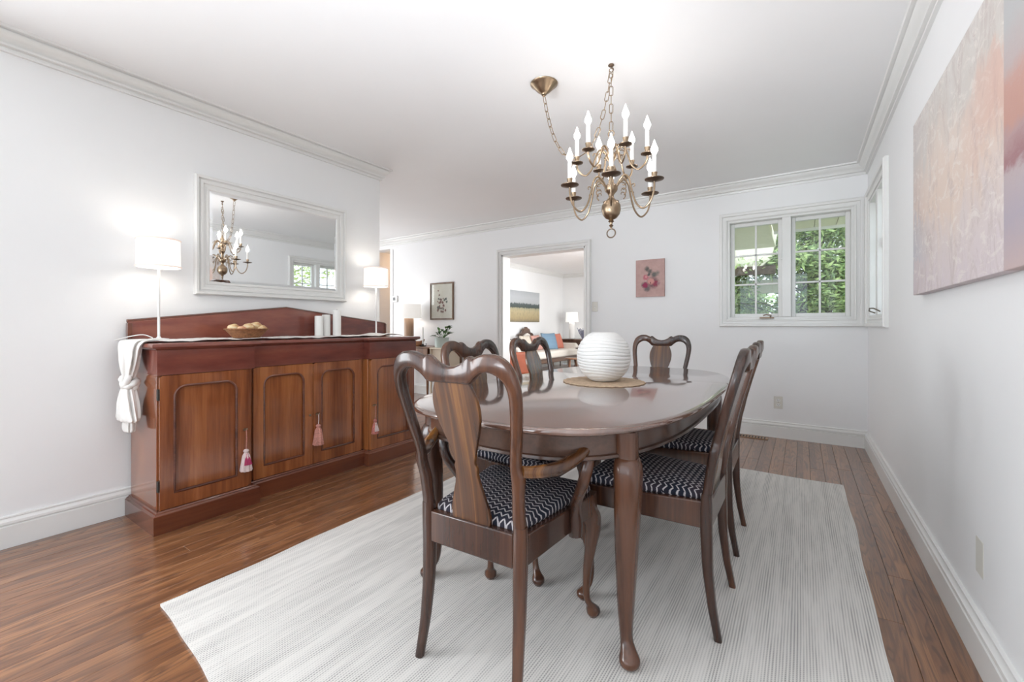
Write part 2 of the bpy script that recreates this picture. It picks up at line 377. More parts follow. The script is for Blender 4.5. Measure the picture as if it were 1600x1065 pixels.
def window(name, rect, plane, wall, sgn, depth=.16, sashes=2, sash_in=.07):
    """rect opening; sgn = direction from wall face to the room"""
    u0, u1, z0, z1 = rect
    def B(m, a, b, c0, c1, z_0, z_1):
        d0, d1 = wall+sgn*c0, wall+sgn*c1
        if plane == 'y': m.box(a, b, d0, d1, z_0, z_1)
        else: m.box(d0, d1, a, b, z_0, z_1)
    win = casing(name, rect, plane, wall, sgn, cas)
    j = MB()
    B(j, u0, u0+.02, -depth, .004, z0, z1); B(j, u1-.02, u1, -depth, .004, z0, z1); B(j, u0+.02, u1-.02, -depth, .004, z0, z0+.02); B(j, u0+.02, u1-.02, -depth, .004, z1-.02, z1)
    j.build('window_jamb', M['trim'], win, bevel=.002)
    mid = (u0+u1)/2; B(q := MB(), mid-.035, mid+.035, -depth, .006, z0+.02, z1-.02); q.build('mullion', M['trim'], win, bevel=.004)
    for i, (a, b) in enumerate(((u0+.02, mid-.035), (mid+.035, u1-.02))):
        za, zb = z0+.02, z1-.02; s = .034; d0, d1 = -sash_in-.04, -sash_in+.0
        f = MB(); B(f, a, a+s, d0, d1, za, zb); B(f, b-s, b, d0, d1, za, zb); B(f, a+s, b-s, d0, d1, za, za+s); B(f, a+s, b-s, d0, d1, zb-s, zb)
        sash = f.build('sash', M['trim'], win, bevel=.004)
        m = MB(); c = (a+b)/2; B(m, c-.008, c+.008, d0+.012, d1-.006, za+s, zb-s)
        for t in (1/3, 2/3): zz = za+s+(zb-za-2*s)*t; B(m, a+s, b-s, d0+.012, d1-.006, zz-.008, zz+.008)
        m.build('muntin', M['trim'], sash, bevel=.002)
        hs = [(za+s+(zb-za-2*s)*t) for t in (0, 1/3, 2/3, 1)]
        for (p0, p1) in ((a+s, c-.008), (c+.008, b-s)):
            for h in range(3):
                g = MB(); B(g, p0, p1, d0+.017, d0+.020, hs[h]+(.008 if h else 0), hs[h+1]-(.008 if h < 2 else 0)); g.build('pane', M['glass'], sash, smooth=0)
    return win
w1 = window('window_1', WB, 'y', YB, -1)
w2 = window('window_2', WR, 'x', XR, -1)
# crank and latches of the back window's left sash
c = MB().box(-.33, -.215, YB-.030, YB-.004, 1.100, 1.114).tube([(-.245, YB-.03, 1.113), (-.235, YB-.04, 1.128), (-.275, YB-.042, 1.136), (-.30, YB-.042, 1.128)], .006)
c.build('crank_handle', M['bronze'], w1, label='bronze crank handle')
MB().box(-.166, -.150, YB-.014, YB+.01, 1.64, 1.70).box(-.162, -.154, YB-.030, YB-.012, 1.66, 1.73).build('latch', M['trim'], w1, bevel=.002)
MB().tube([(XR+.02, 4.45, 1.135), (XR-.02, 4.40, 1.150), (XR-.035, 4.22, 1.165), (XR-.03, 4.05, 1.160), (XR-.01, 3.92, 1.135)], .005).build('crank_handle', M['bronze'], w2, label='bronze crank handle')
MB().box(XR+.02, XR+.05, 4.07, 4.11, 1.60, 1.67).build('latch', M['trim'], w2, bevel=.003)
# big window behind the camera: frame only, with glass
wf = window('window_3', (-2.75, .15, .2, 2.25), 'y', YF, 1, .14)

# ------------------------------------------------------------------ outside
M['soffit'] = plain('cream_soffit', (.80, .76, .60), .6, .03)
M['bark'] = plain('brown_bark', (.10, .075, .055), .9, .4, 18, .8, 30)
M['grass'] = plain('pale_garden_ground', (.34, .36, .26), .9, .3, 9)
def leaf_m(name, c1, c2):
    m = Mt(name, .7); g = m.add('ShaderNodeNewGeometry'); n = m.noise(g.outputs['Position'], 9, 3)
    m.base(m.ramp(n, [(.35, c1), (.65, c2)])); m.b.inputs['Transmission Weight'].default_value = 0
    m.b.inputs['Subsurface Weight'].default_value = 0; return m.m
M['cedar'] = leaf_m('cedar_green', (.10, .20, .06), (.50, .62, .24))
M['maple'] = leaf_m('spring_green', (.30, .42, .08), (.62, .66, .25))
tag(MB().box(-14, 30, 4.9, 40, -.5, -.35).box(XR+.3, 30, -14, 4.9, -.5, -.35).build('garden_lawn', M['grass'], smooth=0), kind='structure')
def soffit(name, x0, x1, y0, y1, z, along='y', label='', n=.11):
    e = empty(name, ((x0+x1)/2, (y0+y1)/2, z), 0, label, 'roof')
    cx, cy = (x0+x1)/2, (y0+y1)/2
    a, b = (x0, x1) if along == 'y' else (y0, y1); u = a
    while u < b-1e-3:
        v = min(u+n, b)
        bx = (u-cx, v-cx-.006, y0-cy, y1-cy) if along == 'y' else (x0-cx, x1-cx, u-cy, v-cy-.006)
        MB().box(*bx, 0, .018).build('soffit_board', M['soffit'], e, bevel=.002, seg=1); u = v
    MB().box(x0-cx, x1-cx, y0-cy, y1-cy, .02, .10).build('roof_deck', M['soffit'], e)
    return e
s1 = soffit('eave_soffit', -.28, 1.6, YB+.17, 6.05, 2.16, 'y', 'cream boarded eave soffit over the right half of the back window', .2)
MB().box(-.94, .94, .585, .62, -.03, .13).build('fascia', M['trim'], s1)
s2 = soffit('porch_ceiling', -1.1, -.30, YB+.17, 7.0, 2.12, 'x', 'cream boarded porch ceiling seen through the left window sash', .15)
s3 = MB()
pr = empty('porch_roof', (-1.2, 8.2, 0), 0, 'low cream porch roof with brown fascia behind the left window sash', 'roof')
MB().prism([(-2.3, 2.02), (.62, 1.96), (.80, 2.12), (.95, 2.9), (-2.3, 2.9)], -.1, .0, 'y').build('gable_panel', M['soffit'], pr, bevel=.01)
MB().box(-2.3, .85, -.14, -.1, 1.86, 2.0).build('fascia', M['bark'], pr, bevel=.004)
MB().prism([(-2.3, 1.55), (.95, 1.62), (.95, 1.86), (-2.3, 1.86)], .8, .9, 'y').build('beam', M['soffit'], pr, bevel=.01)
for xx in (-1.02, -.78): MB().box(xx, xx+.05, .1, .16, 0, 1.9).build('window_stile', M['trim'], pr, bevel=.003)
for zz in (.75, 1.1, 1.45, 1.8): MB().box(-1.02, -.73, .11, .15, zz, zz+.03).build('window_rail', M['trim'], pr, bevel=.003)
def tree(name, loc, label, mat, tr, blobs, nleaf, size, seed, trunk_pts, aniso=(1, 1, .5)):
    rnd = random.Random(seed); e = empty(name, loc, 0, label, 'hedge' if 'hedge' in name else 'tree')
    MB().tube(trunk_pts, [tr*(1-.6*i/(len(trunk_pts)-1)) for i in range(len(trunk_pts))], 10).build('trunk', M['bark'], e)
    br = MB()
    for (bx, by, bz, br_) in blobs:
        t = Vector((0, 0, max(.5, bz-.8))); br.tube([t, (t+Vector((bx, by, bz)))/2+Vector((0, 0, .1)), (bx, by, bz)], [.014, .010, .005], 6)
    br.build('branches', M['bark'], e, kind='stuff')
    v = []; f = []
    for i in range(nleaf):
        bx, by, bz, r = blobs[rnd.randrange(len(blobs))]
        d = Vector((rnd.gauss(0, 1), rnd.gauss(0, 1), rnd.gauss(0, 1))).normalized()*r*rnd.random()**.4
        c = Vector((bx, by, bz)) + Vector((d.x*aniso[0], d.y*aniso[1], d.z*aniso[2]))
        a = Vector((rnd.gauss(0, 1), rnd.gauss(0, 1), rnd.gauss(0, .6))).normalized(); b = a.orthogonal().normalized()
        s = size*(.5+rnd.random()); q = len(v)
        v += [c, c+a*s*.5+b*s*.22, c+a*s*1.2, c+a*s*.5-b*s*.22]; f.append((q, q+1, q+2, q+3))
    mm = MB(); mm.v = [tuple(p) for p in v]; mm.f = f; mm.build('foliage', mat, e, smooth=0, kind='stuff')
    return e
bl = [(random.Random(i).uniform(-1.7, 1.7), random.Random(i+50).uniform(-.9, .9), .3+i*.055, .5) for i in range(70)]
tree('cedar_tree', (.3, 9.2, -.4), 'tall green cedar with loose drooping foliage beyond the back window', M['cedar'], .12, bl, 48000, .085, 3, [(-.45, -.2, 0), (-.35, -.2, 1.2), (-.22, -.1, 2.2), (0, 0, 4.2)])
bl = [(random.Random(i+9).uniform(-1.2, 1.2), random.Random(i+70).uniform(-.8, .8), .6+i*.12, .5) for i in range(26)]
tree('cedar_tree', (-2.3, 12.5, -.4), 'dark cedar with thick leaning trunk behind the left window sash', M['cedar'], .2, bl, 22000, .10, 5, [(.5, 0, 0), (.35, 0, 1.5), (.1, 0, 2.8), (0, 0, 3.8)])
bl = [(random.Random(i+19).uniform(-1.8, 1.8), random.Random(i+170).uniform(-2.4, 2.4), .5+i*.13, .7) for i in range(24)]
tree('maple_tree', (4.9, 11.0, -.4), 'yellow green spring tree outside the right wall window', M['maple'], .14, bl, 6500, .11, 8, [(0, 0, 0), (.1, 0, 1.6), (0, 0, 3.4)])
bl = [(random.Random(i+29).uniform(-1.8, 1.8), random.Random(i+270).uniform(-1.5, 1.5), .5+i*.13, .6) for i in range(24)]
tree('maple_tree', (4.2, 5.2, -.4), 'second yellow green spring tree outside the right wall window, nearer the house', M['maple'], .14, bl, 6000, .10, 9, [(0, 0, 0), (.1, 0, 1.6), (0, 0, 3.4)])

bl = [(-6.5+i*.32, random.Random(i+400).uniform(-.5, .5), .5+1.5*random.Random(i+500).random(), .8) for i in range(48)]
tree('garden_hedge', (-1.0, 15.5, -.4), 'long green hedge far behind the trees outside the back window', M['cedar'], .08, bl, 22000, .15, 11, [(0, 0, 0), (0, 0, .5), (0, 0, .9)], (1, 1, 1))
bl = [(random.Random(i+610).uniform(-.8, .8), -5+i*.30, .35+1.3*random.Random(i+700).random(), .75) for i in range(34)]
tree('garden_hedge', (9.5, 8.0, -.4), 'long green hedge outside the right wall window', M['maple'], .08, bl, 12000, .15, 12, [(0, 0, 0), (0, 0, .5), (0, 0, .9)], (1, 1, 1))
# ------------------------------------------------------------------ rug
rg = MB(); NX, NY = 44, 60; x0, x1, y0, y1 = -1.965, .215, .50, 3.50
def rz(u, v, top):
    e = min(u, 1-u, v, 1-v)*12; e = min(1, e)
    wv = .0012*(sin(v*31+u*3)+sin(v*17+2))*(1-e)
    return (.009+wv+.0005*sin(u*9+v*14)) if top else .001
def rx(u, v):
    X = x0+(x1-x0)*u; Y = y0+(y1-y0)*v
    if u < .02: X += .004*sin(v*17)+.002*sin(v*51)
    if u > .98: X += .007*sin(v*8+1)+.003*sin(v*27) + .022*(1-v)
    if v < .02: Y += .006*sin(u*14)+.002*sin(u*40) + .10*(1-u)*max(0, 1-u*1.2)+.06*(1-u)**.5*0
    if v > .98: Y += .05*(u-1)+.008*sin(u*19)
    return X, Y
for top in (1, 0):
    for j in range(NY+1):
        for i in range(NX+1):
            X, Y = rx(i/NX, j/NY); rg.v.append((X-x0, Y-y0, rz(i/NX, j/NY, top)))
n1 = (NX+1)*(NY+1)
for j in range(NY):
    for i in range(NX):
        a = j*(NX+1)+i; rg.f.append((a, a+1, a+NX+2, a+NX+1)); rg.f.append((n1+a, n1+a+NX+1, n1+a+NX+2, n1+a+1))
edge = [i for i in range(NX)] + [j*(NX+1)+NX for j in range(NY)] + [NY*(NX+1)+i for i in range(NX, 0, -1)] + [j*(NX+1) for j in range(NY, 0, -1)]
for q in range(len(edge)):
    a, b = edge[q], edge[(q+1) % len(edge)]; rg.f.append((a, b, n1+b, n1+a))
tag(rg.build('area_rug', M['rug'], loc=(x0, y0, 0), smooth=60), 'large cream flat woven rug with fine grey ribs under the dining table', 'rug')
RZ = .0095

# ------------------------------------------------------------------ chairs
def yb(z):   # rake of the back and sweep of the rear legs
    P = [(0, -.035), (.10, -.016), (.22, -.002), (.36, .002), (.46, .0), (.56, -.014), (.66, -.036), (.76, -.062), (.86, -.090), (.96, -.120)]
    for (a, b), (c, d) in zip(P, P[1:]):
        if z <= c: return b+(d-b)*max(0, (z-a))/(c-a)
    return P[-1][1]
def ribbon(pairs, th, yfun):
    """pairs: (xo,zo,xi,zi[,th]); rounded section between the outer and the inner contour"""
    rings = []
    for p in pairs:
        xo, zo, xi, zi = p[:4]; t = (p[4] if len(p) > 4 else th)/2
        O = Vector((xo, 0, zo)); I = Vector((xi, 0, zi)); d = I-O; L = d.length; u = d/L; r = min(.008, L*.3)
        y = yfun((zo+zi)/2); ring = []
        for (s, k) in ((0, -.45), (0, .45), (r*.35, .85), (r, 1), (L-r, 1), (L-r*.35, .85), (L, .45), (L, -.45), (L-r*.35, -.85), (L-r, -1), (r, -1), (r*.35, -.85)):
            q = O+u*s; ring.append((q.x, y+k*t, q.z))
        rings.append(ring)
    return rings
def make_chair(arms=False):
    nm = 'dining_armchair' if arms else 'dining_chair'
    root = empty(nm)
    half = [(-.184, .455, -.150, .455), (-.183, .50, -.149, .50), (-.186, .56, -.153, .56), (-.194, .615, -.158, .60), (-.186, .640, -.158, .625), (-.190, .67, -.161, .665), (-.202, .73, -.172, .728),
            (-.214, .80, -.183, .80), (-.219, .845, -.186, .845), (-.216, .885, -.181, .874), (-.200, .925, -.166, .893), (-.168, .949, -.143, .904),
            (-.128, .953, -.118, .903), (-.100, .945, -.098, .892), (-.085, .938, -.084, .880), (-.074, .945, -.074, .871), (-.060, .938, -.062, .868), (-.045, .926, -.047, .868), (-.022, .916, -.024, .868)]
    sm = crom(half, 3)
    full = sm + [(0, .913, 0, .868)] + [(-a, b, -c, d) for a, b, c, d in reversed(sm)]
    MB().loft(ribbon(full, .030, yb)).build('backrest_frame', M['dark'], root, smooth=50)
    # splat
    sp = crom([(.058, .872), (.068, .852), (.080, .815), (.080, .775), (.070, .735), (.055, .695), (.042, .655), (.036, .63), (.042, .615), (.040, .60), (.044, .57), (.054, .535), (.066, .495), (.070, .470), (.068, .445)], 3)
    MB().loft([[(-a, yb(z)*1.0+.006*s, z) for s in (-1,)] + [(-a, yb(z)+.006, z), (a, yb(z)+.006, z), (a, yb(z)-.006, z)] for a, z in sp]).build('splat', M['splat'], root, bevel=.002, label='figured reddish brown vase shaped splat')
    # rear legs
    for s in (-1, 1):
        P = crom([(.186, .47, .150, .47, .032), (.186, .40, .148, .40, .036), (.184, .28, .148, .28, .034), (.184, .14, .152, .14, .028), (.186, .05, .158, .05, .025), (.188, 0, .162, 0, .024)], 4)
        MB().loft(ribbon([(s*a, b, s*c, d, t) for a, b, c, d, t in P], .03, yb)).build('leg', M['dark'], root, smooth=50)
    # front cabriole legs
    for s in (-1, 1):
        D = Vector((s*.55, .83, 0)).normalized(); C = Vector((s*.208, .405, 0)); rings = []
        prof = crom([(.44, 0, .025, 1), (.385, .002, .026, 1), (.355, .014, .029, .8), (.31, .020, .027, .4), (.25, .010, .021, 0), (.17, -.004, .0155, 0), (.10, -.009, .012, 0), (.060, -.002, .0125, 0), (.040, .012, .017, 0), (.026, .020, .0245, 0), (.012, .021, .0235, 0), (.004, .020, .017, 0), (0, .020, .015, 0)], 3)
        for z, off, r, sq in prof:
            c = C+D*off; ring = []
            for i in range(12):
                a = 2*pi*i/12+pi/12; k = 1/max(abs(cos(a)), abs(sin(a))); k = 1+(min(k, 1.25)-1)*max(0, min(1, sq))
                ring.append((c.x+r*k*cos(a), c.y+r*k*sin(a), z))
            rings.append(ring)
        MB().loft(rings).build('leg', M['dark'], root, smooth=50)
    # seat rails
    rb, rf, y0, y1 = .150, .222, -.012, .42
    fr = MB()
    fr.box(-rb, rb, -.014, .012, .352, .448)
    fr.box(-.185, .185, y1-.022, y1+.004, .372, .438)
    for s in (-1, 1):
        fr.loft([[(s*(rb+.002), 0, .352), (s*(rb+.026), 0, .352), (s*(rb+.026), 0, .442), (s*(rb+.002), 0, .442)], [(s*(rf-.012), .40, .368), (s*(rf+.010), .40, .368), (s*(rf+.010), .40, .440), (s*(rf-.012), .40, .440)]])
    fr.build('seat_frame', M['dark'], root, bevel=.004)
    # upholstered drop-in seat
    out = []; N = 40
    cor = [(-.155, .012), (.155, .012), (.215, .428), (-.215, .428)]
    def outline(inset):
        pts = []; rr = .03
        for i in range(4):
            p = Vector(cor[i]); a = (Vector(cor[i-1])-p).normalized(); b = (Vector(cor[(i+1) % 4])-p).normalized()
            p2 = p+(a+b).normalized()*inset*1.414
            r_ = max(.008, rr-inset*.3)
            for k in range(10):
                t = k/9; q0, q1, q2 = p2+a*r_, p2, p2+b*r_; pts.append((1-t)**2*q0+2*t*(1-t)*q1+t*t*q2)
        return pts
    rings = []
    for inset, z in ((.004, .436), (-.001, .446), (.0, .456), (.008, .466), (.025, .473), (.06, .480), (.11, .484), (.145, .4855)):
        rings.append([(p.x, p.y, z) for p in outline(inset)])
    MB().loft(rings).build('seat_cushion', M['fabric'], root, smooth=80, label='navy upholstered seat with white zigzag pattern')
    if arms:
        for s in (-1, 1):
            P = crom([(s*.182, -.022, .630, .017), (s*.205, .02, .622, .018), (s*.245, .08, .622, .020), (s*.272, .15, .640, .019), (s*.283, .205, .658, .020), (s*.285, .245, .664, .022), (s*.278, .275, .656, .017)], 5)
            arm = MB().tube([p[:3] for p in P], [p[3] for p in P], 12, flat=1.0).build('armrest', M['splat'], root, smooth=60, label='smooth brown curved armrest')
            Q = crom([(s*.282, .232, .655, .018), (s*.284, .205, .600, .019), (s*.268, .205, .540, .018), (s*.238, .235, .480, .018), (s*.222, .255, .430, .021), (s*.221, .258, .385, .024), (s*.221, .258, .352, .022)], 4)
            MB().tube([p[:3] for p in Q], [p[3] for p in Q], 10).build('arm_support', M['dark'], arm, smooth=60)
    return root
arm0 = make_chair(True); arm0.location = (-.815, 1.000, RZ); arm0.rotation_euler.z = R(2.5)
tag(arm0, 'dark wooden armchair with curved arms at the near end of the dining table', 'chair', 'dining chairs around the oval table')
ch0 = make_chair(False)
for i, (loc, rz_, lab) in enumerate([((-.262, 1.72), 90, 'dark dining chair on the right of the table, nearer one, seen from its side'),
        ((-.280, 2.335), 91, 'dark dining chair on the right of the table, farther one, mostly behind its neighbour'),
        ((-1.29, 1.70), -90, 'dark dining chair left of the table, directly behind the near armchair'),
        ((-1.29, 2.27), -90, 'dark dining chair left of the table, before the living room doorway'),
        ((-.90, 3.31), 180, 'dark dining chair at the far head of the table, only its back visible')]):
    c = ch0 if i == 0 else copy_tree(ch0)
    c.location = (*loc, RZ); c.rotation_euler.z = R(rz_); tag(c, lab, 'chair', 'dining chairs around the oval table')

# ------------------------------------------------------------------ dining table
TC = (-.85, 2.07); TA, TBb, TN = .555, 1.025, 3.15
tb = empty('dining_table', (*TC, RZ), 0, 'long oval dark mahogany dining table with polished top and cabriole legs', 'table')
def se(a, b, n=TN, N=260):
    out = []
    for i in range(N):
        t = 2*pi*i/N; c, s_ = a*cos(t), b*sin(t)     # direction of the ellipse point, pushed out to the superellipse
        k_ = (abs(c/a)**n+abs(s_/b)**n)**(-1/n); out.append((c*k_, s_*k_))
    return out
ZT = .745-RZ
def slab(ylo, yhi):
    prof = [(.030, ZT-.026), (.016, ZT-.026), (.008, ZT-.022), (.002, ZT-.019), (0, ZT-.013), (.001, ZT-.007), (.006, ZT-.003), (.016, ZT)]
    m = MB(); rings = []
    for ins, z in prof:
        rings.append([(x_, min(max(y_, ylo), yhi), z) for x_, y_ in se(TA-ins, TBb-ins)])
    m.loft(rings); return m
cut = .333
slab(-9, cut-.0009).build('tabletop', M['tabletop'], tb, smooth=50); slab(cut+.0009, 9).build('tabletop', M['tabletop'], tb, smooth=50)
rings = []
for ins, z in ((.060, ZT-.026), (.060, ZT-.085), (.060, ZT-.095), (.052, ZT-.098), (.050, ZT-.106), (.056, ZT-.110), (.075, ZT-.110), (.080, ZT-.100), (.080, ZT-.026)):
    rings.append([(x_, y_, z) for x_, y_ in se(TA-ins, TBb-ins)])
MB().loft(rings, closed=True).build('apron', M['apron'], tb, smooth=40)
for sx in (-1, 1):
    for sy in (-1, 1):
        D = Vector((sx*.6, sy*.8, 0)).normalized(); C = Vector((sx*.405, sy*.775, 0)); rings = []
        prof = crom([(ZT-.03, 0, .030, 1), (ZT-.105, 0, .030, 1), (ZT-.112, .002, .032, 1), (ZT-.14, .010, .038, .9), (ZT-.20, .012, .038, .8), (ZT-.30, .004, .035, .8), (.30, -.003, .030, .7), (.17, -.008, .0245, .5), (.10, -.008, .0205, .3), (.065, -.002, .0195, .1), (.045, .014, .024, 0), (.028, .024, .031, 0), (.012, .024, .030, 0), (.003, .023, .023, 0), (0, .023, .02, 0)], 3)
        for z, off, r, sq in prof:
            c = C+D*off; ring = []
            for i in range(16):
                a = 2*pi*i/16+pi/16; kk = 1/max(abs(cos(a)), abs(sin(a))); kk = 1+(min(kk, 1.3)-1)*max(0, min(1, sq))
                ring.append((c.x+r*kk*cos(a), c.y+r*kk*sin(a), z))
            rings.append(ring)
        MB().loft(rings).build('leg', M['apron'] if False else M['dark'], tb, smooth=50)
# placemat and paper-lantern-like vase
M['jute'] = plain('woven_jute', (.52, .38, .26), .9, .2, 60, .6, 200)
pm = MB(); N = 96
pm.loft([[((.205+(.004 if i % 4 < 2 else -.003) - ins)*cos(2*pi*i/N), (.205+(.004 if i % 4 < 2 else -.003)-ins)*sin(2*pi*i/N), z) for i in range(N)] for ins, z in ((.006, 0), (0, .002), (.002, .005), (.012, .006), (.10, .006))])
tag(pm.build('placemat', M['jute'], loc=(-.85, 2.115, .745), smooth=30), 'round woven jute placemat with scalloped edge under the white vase', 'placemat')
pv = []
NZ = 170
for i in range(NZ+1):
    t = i/NZ; z = .252*t; rr = .137*math.sqrt(max(0, 1-((t-.50)/.535)**2))**.92
    pv.append((max(rr, .03 if t > .9 else rr), z))
def vf(r, a, z):
    q = z+.006*sin(a*1+1.3)+.004*sin(2*a+z*40)+.003*sin(3*a+2)
    k = abs(sin(q*pi/.0170)); return r*(1-.040*(1-k)**2.6) if r > .045 else r
vs = MB().lathe([(0, .003), (.045, .0), (.055, .002)]+[p for p in pv if p[0] > .057][0:]+[(.045, .250), (.030, .247), (.026, .235), (0, .23)], n=96, rfun=vf)
tag(vs.build('round_vase', M['white'], loc=(-.85, 2.115, .751), smooth=60), 'big round white vase with wavy horizontal ridges on the jute placemat', 'vase')

# ------------------------------------------------------------------ sideboard
sb = empty('sideboard', (-2.88, 1.665, 0), 0, 'long red mahogany breakfront sideboard with four panelled doors against the left wall', 'sideboard')
OX, OY = -2.88, 1.665
XB = -3.065-OX
def Y(v): return v-OY
def Xs(v): return v-OX
FP, FC = Xs(-2.665), Xs(-2.725)      # carcass fronts: pedestals, centre
secs = [(.805, 1.255, FP), (1.255, 2.075, FC), (2.075, 2.525, FP)]
car = MB()
for a, b, f in secs: car.box(XB, f-.024, Y(a), Y(b), .10, .915)
car.build('carcass', M['side'], sb, bevel=.002)
# plinth, its moulding, frieze, top: stepped outline swept round
def stepped(out):   # plan outline front, ccw with overhang "out"
    return [(XB, Y(.805)-out), (FP+out, Y(.805)-out), (FP+out, Y(1.255)+out), (FC+out, Y(1.255)+out), (FC+out, Y(2.075)-out), (FP+out, Y(2.075)-out), (FP+out, Y(2.525)+out), (XB, Y(2.525)+out)]
def swept(levels, name, mat, bev=0):
    return MB().loft([[(x_, y_, z) for x_, y_ in stepped(o_)] for o_, z in levels]).build(name, mat, sb, smooth=35, bevel=bev)
swept([(.026, 0), (.026, .090), (.020, .094), (.018, .099), (.012, .101), (.008, .107), (0, .108)], 'plinth', M['side_d'])
swept([(.0, .785), (.004, .786), (.006, .792), (.006, .912), (0, .915)], 'frieze', M['side_h'])
swept([(.012, .915), (.016, .920), (.026, .922), (.032, .928), (.032, .938), (.028, .944), (.020, .946)], 'worktop', M['side_h'])
# backboard
bp = [(Y(.79), .946), (Y(2.54), .946), (Y(2.54), 1.048), (Y(1.665), 1.156), (Y(.79), 1.056)]
bb = MB().prism(bp, XB-.006, XB+.016).build('backboard', M['side_h'], sb, bevel=.002)
MB().tube([(XB+.006, Y(.785), 1.060), (XB+.006, Y(1.665), 1.160), (XB+.006, Y(2.545), 1.052)], .009, 6).build('capping', M['side_d'], bb)
for yy in (.795, 2.535): MB().box(XB-.008, XB+.024, Y(yy)-.010, Y(yy)+.010, .946, 1.05).build('end_stile', M['side_d'], bb, bevel=.002)
def rrect(a, b, c, d, r, N=64):
    """rect with rounded top corners, sampled so that it pairs with a rectangle"""
    pts = []
    def seg(p, q, n): return [(p[0]+(q[0]-p[0])*i/n, p[1]+(q[1]-p[1])*i/n) for i in range(n)]
    pts += seg((a, c), (b, c), 8) + seg((b, c), (b, d-r), 12)
    pts += [(b-r+r*cos(t*pi/2/8), d-r+r*sin(t*pi/2/8)) for t in range(8)]
    pts += seg((b-r, d), (a+r, d), 8)
    pts += [(a+r-r*sin(t*pi/2/8), d-r+r*cos(t*pi/2/8)) for t in range(8)]
    pts += seg((a, d-r), (a, c), 12)
    return pts
def door(y0, y1, z0, z1, f, st=.062, lock=None, key=True):
    fx = f; yy0, yy1 = Y(y0), Y(y1); a, b, c, d = yy0+st, yy1-st, z0+st+.012, z1-st+.004
    inn = rrect(a, b, c, d, .055)
    ou = []
    for (p, q) in inn:
        # push to the outer rectangle: by side
        u = (p-a)/(b-a); v = (q-c)/(d-c); ou.append((u, v))
    outer = []
    for (u, v) in ou:
        cu, cv = u-.5, v-.5; kx = .5/max(abs(cu), abs(cv), 1e-6); outer.append((yy0+(yy1-yy0)*(.5+cu*kx), z0+(z1-z0)*(.5+cv*kx)))
    m = MB(); t = .020
    m.loft([[(fx-t, *p) for p in outer], [(fx, *p) for p in outer], [(fx, *p) for p in inn], [(fx-.015, *p) for p in inn]], cap=False)
    dr = m.build('door', M['side'], sb, smooth=35)
    MB().prism([(p) for p in inn], fx-.026, fx-.012).build('door_panel', M['side'], dr, smooth=0)
    MB().tube([(fx-.004, *p) for p in inn], .0075, 8, closed=True).build('bead_moulding', M['side_d'], dr)
    ly = Y(lock); MB().tube([(fx-.002, ly, .438), (fx+.004, ly, .438)], [.008, .008], 10).build('keyhole', M['brass'], dr)
    return dr
Z0, Z1 = .109, .783
door(.812, 1.228, Z0, Z1, FP, lock=1.207); door(1.285, 1.662, Z0, Z1, FC, lock=1.642); door(1.666, 2.045, Z0, Z1, FC, lock=1.69); door(2.085, 2.518, Z0, Z1, FP, lock=2.108)
for y_ in (.20, .66): MB().box(FP-.022, FP-.002, Y(.8045), Y(.812), y_, y_+.055).build('hinge', M['iron'], sb)
# tassels hanging from the keys
def tassel(y, f, z, cord, cols, label, s=1):
    e = empty('tassel', (f+OX+.010, y, z-cord), 0, label, 'tassel', 'tassels on the sideboard keys')
    MB().tube([(-.010, 0, cord), (.012, 0, cord), (.014, 0, cord+.002)], .003, 6).lathe([(0, 0), (.006, .002), (.006, .010), (0, .012)], (.016, 0, cord-.006), 8).build('key', M['brass'], e)
    MB().tube([(.012, 0, cord-.004), (.012, .002, cord*.5), (.010, 0, 0)], .0022, 6).build('cord', cols[1], e)
    MB().lathe([(0, .004), (.008*s, 0), (.011*s, -.008), (.008*s, -.016), (.007*s, -.020)], (.010, 0, 0), 14).build('head', cols[0], e)
    def wob(r, a, zz): return r*(1+.10*cos(a*9)) if r > .006 else r
    MB().lathe([(.007*s, -.018), (.013*s, -.035), (.018*s, -.060*s), (.0215*s, -.085*s), (.0205*s, -.087*s), (0, -.07)], (.010, 0, 0), 36, wob).build('fringe', cols[0], e)
    if len(cols) > 2: 
        for k_ in range(5): a = -.6+k_*.3; MB().tube([(.010+.010*cos(a), .010*sin(a), -.022), (.010+.0225*cos(a)*s, .0225*sin(a)*s, -.084)], [.002, .0042], 6).build('strand', cols[2], e, label='magenta strand')
    return e
M['pinkw'] = plain('cream_pink_thread', (.72, .58, .56), .9, .08, 90); M['mag'] = plain('magenta_thread', (.42, .04, .12), .9, .1, 90)
M['sal'] = plain('salmon_thread', (.55, .25, .20), .9, .3, 120); M['red'] = plain('red_pink_thread', (.52, .18, .15), .9, .4, 110)
tassel(1.207, FP, .444, .118, [M['pinkw'], M['sal'], M['mag']], 'magenta and cream tassel hanging from the key of the leftmost sideboard door', 1.4)
tassel(1.69, FC, .444, .075, [M['sal'], M['pinkw']], 'salmon tassel hanging on the middle door of the sideboard', 1.55)
tassel(2.108, FP, .444, .11, [M['red'], M['sal'], M['pinkw']], 'small red and cream tassel hanging on the rightmost sideboard door', 1.2)
